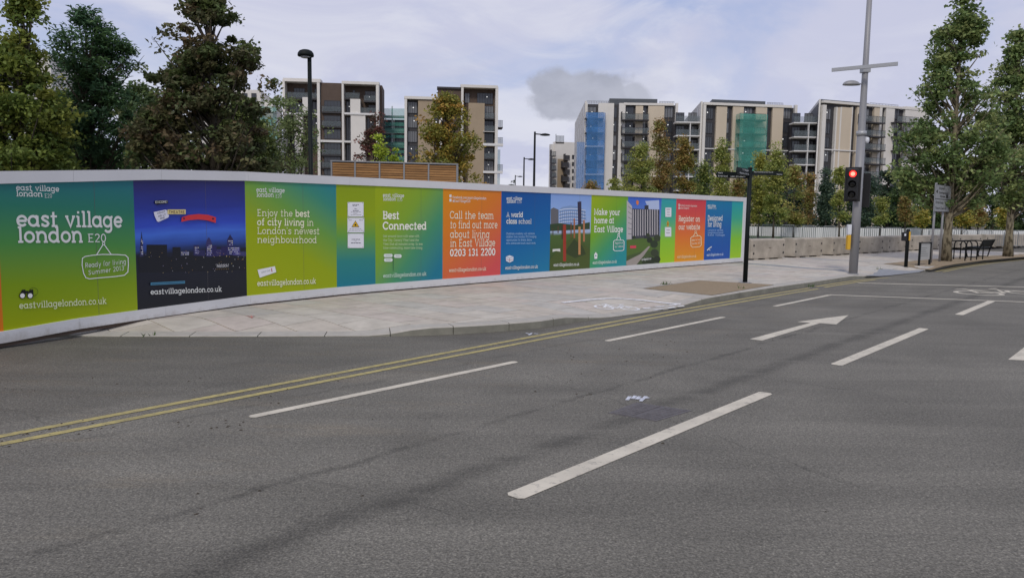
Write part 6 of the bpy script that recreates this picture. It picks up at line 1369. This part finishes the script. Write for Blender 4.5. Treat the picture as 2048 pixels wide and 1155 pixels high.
for i, p_ in enumerate(bw):
    t = bw[min(i + 1, len(bw) - 1)] - bw[max(i - 1, 0)]; an = math.atan2(t[1], t[0]); lab = 'weathered concrete barrier block, %s in the row from the hoarding end' % ordn[i]
    if protoK is None:
        protoK = empty('concrete_block', (0, 0, 0)); tag(protoK, lab, 'concrete block', 'concrete blocks along the park edge')
        kb = block_mesh().build('block_body', M['concrete'], protoK); kk = [kb]
        for (x, z_) in ((-1.08, .56), (-1.08, .25), (1.08, .56), (1.08, .25)):
            for sy in (-1,): m_ = MB(); m_.lathe([(.0, .001), (.045, .002), (.045, .012), (0, .014)], (x, sy * .31, z_), 8, (0, sy, 0)); kk.append(m_.build('lifting_hole', M['black_plastic'], protoK))
        m_ = MB(); m_.box((.0, -.322, .45), (.16, -.309, .47)); kk.append(m_.build('cast_mark', M['bld_brown'], protoK)); o = protoK
    else:
        o = protoK.copy(); col.objects.link(o); o['label'] = lab
        for k in kk: c = k.copy(); col.objects.link(c); c.parent = o
    nn_ = np.array([-math.sin(an), math.cos(an)]); q = p_ + nn_ * .31
    o.location = (q[0], q[1], .125); o.rotation_euler = (0, 0, an + math.radians(random.uniform(-8, 5)))
    o.scale = (min(1.0, (np.linalg.norm(t) / (2 if 0 < i < len(bw) - 1 else 1)) / 2.6), 1, 1) if False else (1, 1, 1)

# ------------------------------------------------------------------ street furniture
# black dome lamp post behind the hoarding
x, y = baseXY(622.5, 25); lp = empty('lamp_post', (x, y, 0)); tag(lp, 'black lamp post with a domed head, nearest lamp behind the hoarding', 'lamp post')
zt = atY(621, 113, y)[2]
mb = MB(); mb.tube([(x, y, 0), (x, y, 1.2), (x, y, 1.25), (x, y, zt)], [.10, .10, .078, .068], 12); mb.build('post', M['dark_green_steel'], lp, True)
hx = x - .12; mb = MB(); mb.lathe([(.0, -.02), (.19, -.015), (.255, .0), (.262, .05), (.245, .11), (.20, .17), (.12, .205), (.05, .215)], (hx, y, zt), 20); mb.build('lamp_head', M['dark_green_steel'], lp, True)
mb = MB(); mb.lathe([(.0, -.055), (.15, -.045), (.18, -.021)], (hx, y, zt), 16); mb.build('diffuser', M['white_plastic'], lp, True)
# three street lamps with flat heads
def street_lamp(px, yt, H_, lab):
    Yl = (H_ - CAM_H) * F_PX / (427 + .0148 * (px - 1024) - yt); Yl *= 1.0; x, y = baseXY(px, Yl)
    r = empty('street_lamp', (x, y, 0)); tag(r, lab, 'street lamp', 'flat headed street lamps')
    mb_ = MB(); mb_.tube([(x, y, 0), (x, y, 1.4), (x, y, 1.45), (x, y, H_)], [.105, .105, .085, .06], 10); mb_.build('post', M['black_steel'], r, True)
    mb_ = MB(); mb_.tube([(x, y, H_ - .13), (x + .38, y, H_ - .15)], .035, 6); mb_.build('arm', M['black_steel'], r)
    mb_ = MB(); pts = [(.32, .05, .05), (.45, .12, .09), (.62, .16, .11), (.80, .12, .08), (.90, .04, .04)]
    vs = []; fs = []
    for (dx, w_, h_) in pts:
        for k in range(8): a_ = k * math.pi / 4; vs.append((x + dx, y + w_ * math.cos(a_), H_ - .19 + h_ * math.sin(a_) * (1.0 if math.sin(a_) > 0 else .5)))
    for i in range(4):
        for k in range(8): fs.append((i * 8 + k, i * 8 + (k + 1) % 8, i * 8 + 8 + (k + 1) % 8, i * 8 + 8 + k))
    fs += [tuple(range(7, -1, -1)), tuple(range(32, 40))]; mb_.add(vs, fs); mb_.build('lamp_head', M['black_steel'], r, True)
street_lamp(1067, 266, 6.6, 'tallest of three black street lamps in the gap between the blocks')
street_lamp(1046.5, 315.5, 6.6, 'middle of three black street lamps in the gap between the blocks')
street_lamp(1029.5, 350.5, 6.6, 'smallest of three black street lamps in the gap between the blocks')
# timber slatted cabin
fK = Facade(663, 27.5, 914, 28.4); K_ = empty('timber_cabin', (*fK.o, 0)); tag(K_, 'timber slatted cabin rising behind the hoarding in front of the golden tree', 'cabin')
zK = fK.sz(790, 326.5)[1]
mb = MB(); fK.box(mb, 0, fK.L, 0, zK - .09, -2.2, -.06); mb.build('wall', M['bld_brown'], K_)
xs_ = [663, 710, 759, 808, 857, 914]; ss = [fK.sz(q, 340)[0] for q in xs_]
for a, b_ in zip(ss[:-1], ss[1:]):
    for r in range(14):
        z1 = zK - .03 - r * .088; mb = MB(); fK.box(mb, a + .03, b_ - .03, z1 - .07, z1, -.03, .0 + random.uniform(-.004, .004)); mb.build('slat', random.choice(M['timber']), K_)
for q in ss: mb = MB(); fK.box(mb, q - .028, q + .028, 0, zK, -.02, .03); mb.build('post', M['grey_steel'], K_)
mb = MB(); fK.box(mb, -.03, fK.L + .03, zK, zK + .05, -2.25, .04); mb.build('top_rail', M['grey_steel'], K_)
mb = MB(); p = fK.o + fK.e * fK.L; mb.frame_box((p[0], p[1], 0), (*fK.e, 0), (*(-fK.n), 0), (0, 0, 1), .04, 2.2, zK); mb.build('side_panel', M['grey_steel'], K_)

# traffic signal on a tall grey pole
B = pav(1706, 548); sx_, sy_, sz_ = B
sg = empty('traffic_signal', B); tag(sg, 'tall grey signal pole with a traffic light showing red at the kerb', 'traffic signal')
def zy(py, Y=sy_, px=1715): return atY(px, py, Y)[2]
mb = MB(); mb.tube([(sx_, sy_, sz_), (sx_, sy_, zy(268)), ], [.128, .122], 16); mb.build('lower_pole', M['grey_steel'], sg, True)
mb = MB(); mb.tube([(sx_, sy_, zy(268)), (sx_, sy_, zy(262)), (sx_, sy_, zy(140)), (sx_, sy_, zy(-60))], [.118, .105, .085, .07], 16); mb.build('upper_pole', M['grey_steel'], sg, True)
mb = MB(); mb.tube([(sx_, sy_, zy(271)), (sx_, sy_, zy(262))], .145, 16); mb.build('clamp_band', M['alu'], sg, True)
mb = MB(); mb.lathe([(.0, 0), (.16, 0), (.16, .02), (.13, .03)], (sx_, sy_, sz_), 16); mb.build('base_collar', M['grey_steel'], sg)
mb = MB(); c_ = np.array([sx_ + .17, sy_ - .02, zy(279)]); mb.lathe([(.0, -.12), (.05, -.1), (.07, -.03), (.06, .05), (.03, .07)], c_, 10); mb.tube([c_ + (0, 0, .06), (sx_ + .08, sy_, zy(274))], .02, 6); mb.build('camera_dome', M['white_plastic'], sg, True)
La = atY(1663, 142.5, 23.0); Ra = atY(1795, 130, 21.95); Lz = zy(139)
mb = MB(); d = np.array([Ra[0] - La[0], Ra[1] - La[1]]); Ld = np.linalg.norm(d); d /= Ld
mb.frame_box((La[0], La[1], Lz - .05), (*d, 0), (-d[1], d[0], 0), (0, 0, 1), Ld, .07, .10); mb.build('cross_arm', M['alu'], sg)
mb = MB(); mb.box((sx_ - .11, sy_ - .12, Lz - .09), (sx_ + .11, sy_ + .12, Lz + .09)); mb.build('arm_clamp', M['alu'], sg)
lzp = zy(168); mb = MB(); mb.tube([(sx_, sy_, lzp), (sx_ - .22, sy_ - .02, lzp)], .02, 6); mb.build('lamp_arm', M['alu'], sg)
vs = []; fs = []; mb = MB(); lc = np.array([sx_ - .40, sy_ - .02, lzp - .04])
for i in range(7):
    ph = i / 6 * math.pi / 2
    for k in range(16): a_ = k * math.pi / 8; vs.append(lc + (.26 * math.cos(ph) * math.cos(a_), .15 * math.cos(ph) * math.sin(a_), .14 * math.sin(ph)))
for i in range(6):
    for k in range(16): fs.append((i * 16 + k, i * 16 + (k + 1) % 16, i * 16 + 16 + (k + 1) % 16, i * 16 + 16 + k))
fs.append(tuple(range(15, -1, -1))); mb.add(vs, fs); mb.build('side_lamp', M['grey_steel'], sg, True)
def signal_head(center, ang, lit, name):
    """head facing direction ang (radians, world)"""
    f = np.array([math.cos(ang), math.sin(ang), 0]); r = np.array([-math.sin(ang), math.cos(ang), 0]); c = np.array(center)
    mb_ = MB(); mb_.frame_box(c - r * .225 - f * .02 + np.array([0, 0, -.51]), r, f, (0, 0, 1), .45, .03, 1.02); bb = mb_.build('backing_board', M['black_plastic'], sg)
    mb_ = MB(); mb_.frame_box(c - r * .155 + f * .012 + np.array([0, 0, -.46]), r, f, (0, 0, 1), .31, .13, .92); o_ = mb_.build(name, M['black_plastic'], sg); bevel(o_, .03)
    for k, dz_ in enumerate((.305, 0, -.305)):
        q = c + f * .143 + np.array([0, 0, dz_])
        m2 = MB(); m2.lathe([(.0, .014), (.06, .012), (.10, .0)], q, 16, f); le = m2.build('lens', M['red_light'] if (lit and k == 0) else M['lens_dark'], o_, True)
        if lit and k == 0: m2 = MB(); m2.lathe([(.0, .02), (.062, .014)], q + f * .002, 16, f); m2.build('lit_core', M['red_core'], o_, True)
        m2 = MB(); n = 14; vs = []; fs = []
        for i in range(n + 1):
            a_ = math.radians(-35 + 250 * i / n)
            for (rad_, ln) in ((.122, 0), (.122, .16 if 20 < math.degrees(a_) < 160 else .09), (.113, .16 if 20 < math.degrees(a_) < 160 else .09), (.113, 0)): vs.append(q + r * rad_ * math.cos(a_) + np.array([0, 0, rad_ * math.sin(a_)]) + f * ln)
        for i in range(n):
            for k2 in range(3): fs.append((i * 4 + k2, i * 4 + 4 + k2, i * 4 + 5 + k2, i * 4 + 1 + k2))
        m2.add(vs, fs); m2.build('visor', M['black_plastic'], o_)
zs_ = zy(368)
hcx = atY(1706, 368, sy_ - .2)
signal_head((hcx[0], sy_ - .18, zs_ - .02), math.radians(-118), True, 'signal_head')
signal_head((sx_ + .20, sy_ + .16, zs_ - .18), math.radians(52), False, 'signal_head')
mb = MB(); mb.tube([(sx_, sy_, zs_ + .3), (hcx[0], sy_ - .16, zs_ + .3)], .03, 6); mb.tube([(sx_, sy_, zs_ - .3), (hcx[0], sy_ - .16, zs_ - .3)], .03, 6); mb.tube([(sx_, sy_, zs_ - .1), (sx_ + .2, sy_ + .16, zs_ - .1)], .03, 6); mb.build('bracket', M['grey_steel'], sg)
pb = atY(1697, 478, sy_ - .05); mb = MB(); mb.box((pb[0] - .05, sy_ - .12, zy(499)), (pb[0] + .05, sy_ + .02, zy(470))); o = mb.build('push_button_unit', M['yellow_plastic'], sg); bevel(o, .015)
mb = MB(); mb.box((pb[0] - .055, sy_ - .11, zy(469)), (pb[0] + .06, sy_ + .02, zy(449))); o = mb.build('display_unit', M['white_plastic'], sg); bevel(o, .015)

# fingerpost
B = pav(1490, 565.5); fx, fy, fz = B
fp = empty('fingerpost', B); tag(fp, 'black fingerpost sign with three pointing arms on the gravel bed', 'signpost')
zt = atY(1498, 336, fy)[2]; mb = MB(); mb.tube([(fx, fy, fz), (fx, fy, zt)], [.058, .05], 14); mb.build('post', M['dark_green_steel'], fp, True)
mb = MB(); mb.lathe([(.0, 0), (.16, 0), (.16, .015), (.06, .02)], (fx, fy, fz), 14); mb.build('base_plate', M['grey_steel'], fp)
mb = MB(); mb.lathe([(.056, 0), (.06, .03), (.04, .05), (.0, .06)], (fx, fy, zt - .03), 12); mb.build('cap', M['dark_green_steel'], fp, True)
def text3d(mb_, t, o, ex, ez, en, wid, xh, lift, c, w=.11, serif=False):
    items, wd = layout(t, w, serif)
    for it in items:
        for q, j in it: mb_.add([np.array(o) + ex * (x_ / wd * wid) + ez * (y_ * xh) + en * (lift + .0004 * j) for x_, y_ in q], [(0, 1, 2, 3)], c)
def finger(tip_px, tip_Y, z_lo, z_hi, lines, ptip, dark=True):
    T = atY(tip_px[0], tip_px[1], tip_Y); d = np.array([T[0] - fx, T[1] - fy]); Ld = np.linalg.norm(d); d /= Ld; e3 = np.array([*d, 0]); n3 = np.array([d[1], -d[0], 0])
    if n3[:2] @ np.array([-fx, -fy]) < 0: n3 = -n3
    up = np.array([0, 0, 1.0]); o0 = np.array([fx, fy, 0]) + e3 * .05
    mb_ = MB(); prof = [(0, z_lo), (Ld - .05 - ptip, z_lo), (Ld - .05, (z_lo + z_hi) / 2), (Ld - .05 - ptip, z_hi), (0, z_hi)]
    F1 = [o0 + e3 * a + up * b_ + n3 * .014 for a, b_ in prof]; F2 = [o0 + e3 * a + up * b_ - n3 * .014 for a, b_ in prof]
    rev = np.dot(np.cross(e3, up), n3) < 0
    fs = [tuple(range(5)) if not rev else tuple(range(4, -1, -1)), tuple(range(9, 4, -1)) if not rev else tuple(range(5, 10))] + [(i, 5 + i, 5 + (i + 1) % 5, (i + 1) % 5) if not rev else (i, (i + 1) % 5, 5 + (i + 1) % 5, 5 + i) for i in range(5)]
    mb_.add(F1 + F2, fs); a_ = mb_.build('sign_arm', M['dark_green_steel'], fp)
    mb_ = MB(); nl = len(lines)
    for k, (t, f0, f1) in enumerate(lines):
        zb = z_lo + (z_hi - z_lo) * (nl - 1 - k + .3) / nl; xh = (z_hi - z_lo) / nl * .34; ll = Ld - .05
        if e3[0] > 0: text3d(mb_, t, o0 + e3 * ll * f0 + up * zb, e3, up, n3, ll * (f1 - f0), xh, .0146, (.6, .62, .62))
        else: text3d(mb_, t, o0 + e3 * ll * f1 + up * zb, -e3, up, n3, ll * (f1 - f0), xh, .0146, (.6, .62, .62))
    mb_.build('lettering', M['ink'], a_)
zf = lambda py, px=1498: atY(px, py, fy)[2]
finger((1567, 347), fy - .05, zf(350.5, 1530), zf(342.5, 1530), [('Retail and Restaurant Centre', .06, .66), ('Station', .78, .96)], .03)
finger((1432, 351), fy - .30, zf(357), zf(345), [('Park', .80, .95), ('Stratford   Queen Elizabeth', .10, .95)], .04)
finger((1473, 345), fy - .85, zf(352.5), zf(338.5), [('Village', .12, .6), ('Restaurants', .08, .8)], .03)
# black push button post
B = pav(1811.5, 533.5); qx, qy, qz = B
pp = empty('push_button_post', B); tag(pp, 'short black crossing post with a yellow push button strip, left of the small notice board', 'post')
zt = atY(1814, 458, qy)[2]; mb = MB(); mb.tube([(qx, qy, qz), (qx, qy, zt - .03), (qx, qy, zt)], [.06, .06, .04], 14); mb.build('post', M['black_steel'], pp, True)
zz0, zz1 = atY(1806, 481.5, qy)[2], atY(1806, 464, qy)[2]; mb = MB(); mb.box((qx - .20, qy - .09, zz0), (qx - .055, qy + .06, zz1)); o = mb.build('button_box', M['black_plastic'], pp); bevel(o, .015)
mb = MB(); mb.box((qx - .17, qy - .095, zz1 - .13), (qx - .11, qy - .0905, zz1 - .05)); mb.build('symbol_panel', M['white_plastic'], pp)
mb = MB(); mb.box((qx - .0, qy - .085, zz0 + .02), (qx + .05, qy - .05, zz1 + .02)); mb.build('button_strip', M['yellow_plastic'], pp)
# small notice board
Bl, Br = pav(1837.5, 531), pav(1858.5, 529.2); nb = empty('notice_board', (Bl + Br) / 2); tag(nb, 'low black framed notice board standing on the gravel bed', 'notice board')
d = (Br - Bl)[:2]; Ld = np.linalg.norm(d); d /= Ld; n2 = np.array([d[1], -d[0]]); zt = Bl[2] + .80
for P_ in (Bl, Br): mb = MB(); mb.frame_box((P_[0] - d[0] * .035 - n2[0] * .03, P_[1] - d[1] * .035 - n2[1] * .03, Bl[2]), (*d, 0), (*n2, 0), (0, 0, 1), .07, .06, .80); mb.build('leg', M['black_steel'], nb)
mb = MB(); mb.frame_box((Bl[0] - d[0] * .045 - n2[0] * .035, Bl[1] - d[1] * .045 - n2[1] * .035, zt), (*d, 0), (*n2, 0), (0, 0, 1), Ld + .09, .07, .035); mb.build('top_rail', M['black_steel'], nb)
mb = MB(); mb.frame_box((Bl[0] + d[0] * .04 - n2[0] * .01, Bl[1] + d[1] * .04 - n2[1] * .01, Bl[2] + .2), (*d, 0), (*n2, 0), (0, 0, 1), Ld - .08, .02, .585); pn = mb.build('board', M['board_face'], nb)
mb = MB()
for k in range(5): o3 = np.array([Bl[0] + d[0] * .10 + n2[0] * .0105, Bl[1] + d[1] * .10 + n2[1] * .0105, Bl[2] + .62 - k * .07]); mb.frame_box(o3, (*d, 0), (*n2, 0), (0, 0, 1), (Ld - .2) * random.uniform(.45, .95), .002, .014, (.1, .1, .1))
mb.build('lettering', M['ink'], pn)
# two-post road sign
S0 = np.array(baseXY(1862.5, 28.4)); S1 = np.array(baseXY(1897.5, 30.2)); sd = (S1 - S0); SL = np.linalg.norm(sd); sd /= SL; sn = np.array([sd[1], -sd[0]])
if sn @ -S0 < 0: sn = -sn
rs = empty('road_sign', (*S0, .125)); tag(rs, 'grey two-post direction sign in front of the left plane tree', 'road sign')
zb_, zt_ = atY(1863, 423, 28.4)[2], atY(1865, 367.5, 28.4)[2]
for f in (.14, .62): q = S0 + sd * SL * f; mb = MB(); mb.tube([(q[0], q[1], .12), (q[0], q[1], zt_ + .05)], .042, 10); mb.build('post', M['grey_steel'], rs, True)
def sbox(mb_, a, b_, z0_, z1_, o0, o1, c=None): q = S0 + sd * a + sn * o0; mb_.frame_box((q[0], q[1], z0_), (*sd, 0), (*sn, 0), (0, 0, 1), b_ - a, o1 - o0, z1_ - z0_, c)
mb = MB(); sbox(mb, 0, SL, zb_, zt_, .05, .07); bd = mb.build('board', M['sign_face'], rs)
mb = MB(); K0 = (.02, .02, .022); Hs = zt_ - zb_; zm = zb_ + Hs * .465
for (a, b_, c, d_) in ((0, SL, zm - .012, zm + .012), (0, SL, zt_ - .02, zt_), (0, SL, zb_, zb_ + .02), (0, .03, zb_ + .02, zm - .012), (SL - .03, SL, zb_ + .02, zm - .012), (0, .03, zm + .012, zt_ - .02), (SL - .03, SL, zm + .012, zt_ - .02)): sbox(mb, a, b_, c, d_, .0705, .073, K0)
e3 = np.array([*sd, 0]); n3 = np.array([*sn, 0]); u3 = np.array([0, 0, 1.0]); bo = np.array([S0[0], S0[1], 0])
for (t, a, z_, w_, xh) in (('Station', .2, zm + Hs * .36, .3, .06), ('International', .22, zm + Hs * .2, .52, .06), ('Station', .28, zm + Hs * .07, .28, .06), ('Stratford', .06, zb_ + Hs * .30, .42, .065), ('Town Centre', .06, zb_ + Hs * .09, .62, .065)): text3d(mb, t, bo + e3 * SL * a + u3 * z_, e3, u3, n3, SL * w_, xh, .0735, K0, .13)
sbox(mb, SL * .62, SL * .74, zm + Hs * .06, zm + Hs * .19, .0735, .0745, K0); sbox(mb, SL * .66, SL * .82, zb_ + Hs * .24, zb_ + Hs * .42, .0735, .0745, (.03, .06, .28))
for (tip, base_, z_) in ((.04, .13, zm + Hs * .27), (.97, .88, zb_ + Hs * .2)): mb.add([bo + e3 * SL * a + u3 * zz_ + n3 * .0745 for a, zz_ in ((tip, z_), (base_, z_ + .07), (base_, z_ - .07))], [(0, 1, 2) if tip > .5 else (0, 2, 1)], K0)
mb.build('sign_legend', M['ink'], bd)
# cycle stands
for i, ((x0, y0), (x1, y1)) in enumerate((((1896, 519.3), (1929.6, 521.7)), ((1907, 518.6), (1941.5, 520.9)), ((1919.8, 518), (1953, 520)), ((1931.5, 517.3), (1965, 519)))):
    a, b_ = pav(x0, y0), pav(x1, y1); r = empty('cycle_stand', (a + b_) / 2); tag(r, 'black hooped cycle stand, %s of four from the plane tree trunk' % ordn[i], 'cycle stand', 'cycle stands beside the plane tree')
    d = b_ - a; Hh = .80; rr_ = .17; Ld = np.linalg.norm(d); dn = d / Ld; pth = [a, a + (0, 0, Hh - rr_)] + [a + dn * (rr_ - rr_ * math.cos(t)) + np.array([0, 0, Hh - rr_ + rr_ * math.sin(t)]) for t in np.linspace(.3, math.pi / 2, 5)] + [b_ - dn * (rr_ - rr_ * math.cos(t)) + np.array([0, 0, Hh - rr_ + rr_ * math.sin(t)]) for t in np.linspace(math.pi / 2, .3, 5)] + [b_ + (0, 0, Hh - rr_), b_]
    mb = MB(); mb.tube(pth, .023, 8); mb.build('hoop', M['black_steel'], r, True)
    for P_ in (a, b_): mb = MB(); mb.lathe([(.0, 0), (.07, 0), (.07, .012), (.03, .014)], P_, 10); mb.build('foot_plate', M['black_steel'], r)
# bench
BA, BB = pav(1944, 515.2), pav(1966, 512.8); bn = empty('bench', (BA + BB) / 2); tag(bn, 'black slatted bench with a leaning back beside the cycle stands', 'bench')
d = (BB - BA)[:2]; Ld = np.linalg.norm(d); d /= Ld; w2 = np.array([d[1], -d[0]])      # w2: towards the road
def bp(s_, w_, z_): q = BA[:2] + d * s_ + w2 * w_; return np.array([q[0], q[1], BA[2] + z_])
for s_ in (0, Ld):
    mb = MB(); mb.tube([bp(s_, -.30, .44), bp(s_, -.18, .02), bp(s_, .18, .02), bp(s_, .26, .40), bp(s_, .42, .80)], .03, 6); mb.tube([bp(s_, -.30, .44), bp(s_, .26, .40)], .028, 6); mb.build('end_frame', M['black_steel'], bn)
for k in range(6): mb = MB(); w_ = -.27 + k * .098; q0 = bp(-.08, w_, .455 - k * .006); mb.frame_box(q0, (*d, 0), (*w2, 0), (0, 0, 1), Ld + .16, .08, .03); mb.build('seat_slat', M['dark_green_steel'], bn)
for k in range(5): mb = MB(); f = k / 4.6; q0 = bp(-.08, .285 + .13 * f, .48 + .30 * f); mb.frame_box(q0, (*d, 0), (*(w2 * .36), .93), (*(w2 * -.93), .36), Ld + .16, .062, .025); mb.build('back_slat', M['dark_green_steel'], bn)
# weeds along kerb and gravel edge
wd = MB()
for (px, py, n) in ((1330, 568.5, 26), (1621, 573.5, 14), (1484, 577, 8), (1757, 538, 8), (300, 673, 8), (130, 664, 18), (160, 660, 14)):
    P_ = pav(px, py) if py < 660 else gnd(px, py)
    for _ in range(n):
        q = P_ + np.array([random.gauss(0, .07), random.gauss(0, .04), 0]); h_ = random.uniform(.03, .10); a_ = random.random() * 6.28; dx, dy = math.cos(a_) * .012, math.sin(a_) * .012
        wd.add([q + (-dx, -dy, 0), q + (dx, dy, 0), q + (random.gauss(0, .03), random.gauss(0, .03), h_)], [(0, 1, 2)])
o = wd.build('weeds', M['grass']); o['kind'] = 'stuff'; o['label'] = 'small green weeds in the kerb and gravel bed joints'; o['category'] = 'weeds'
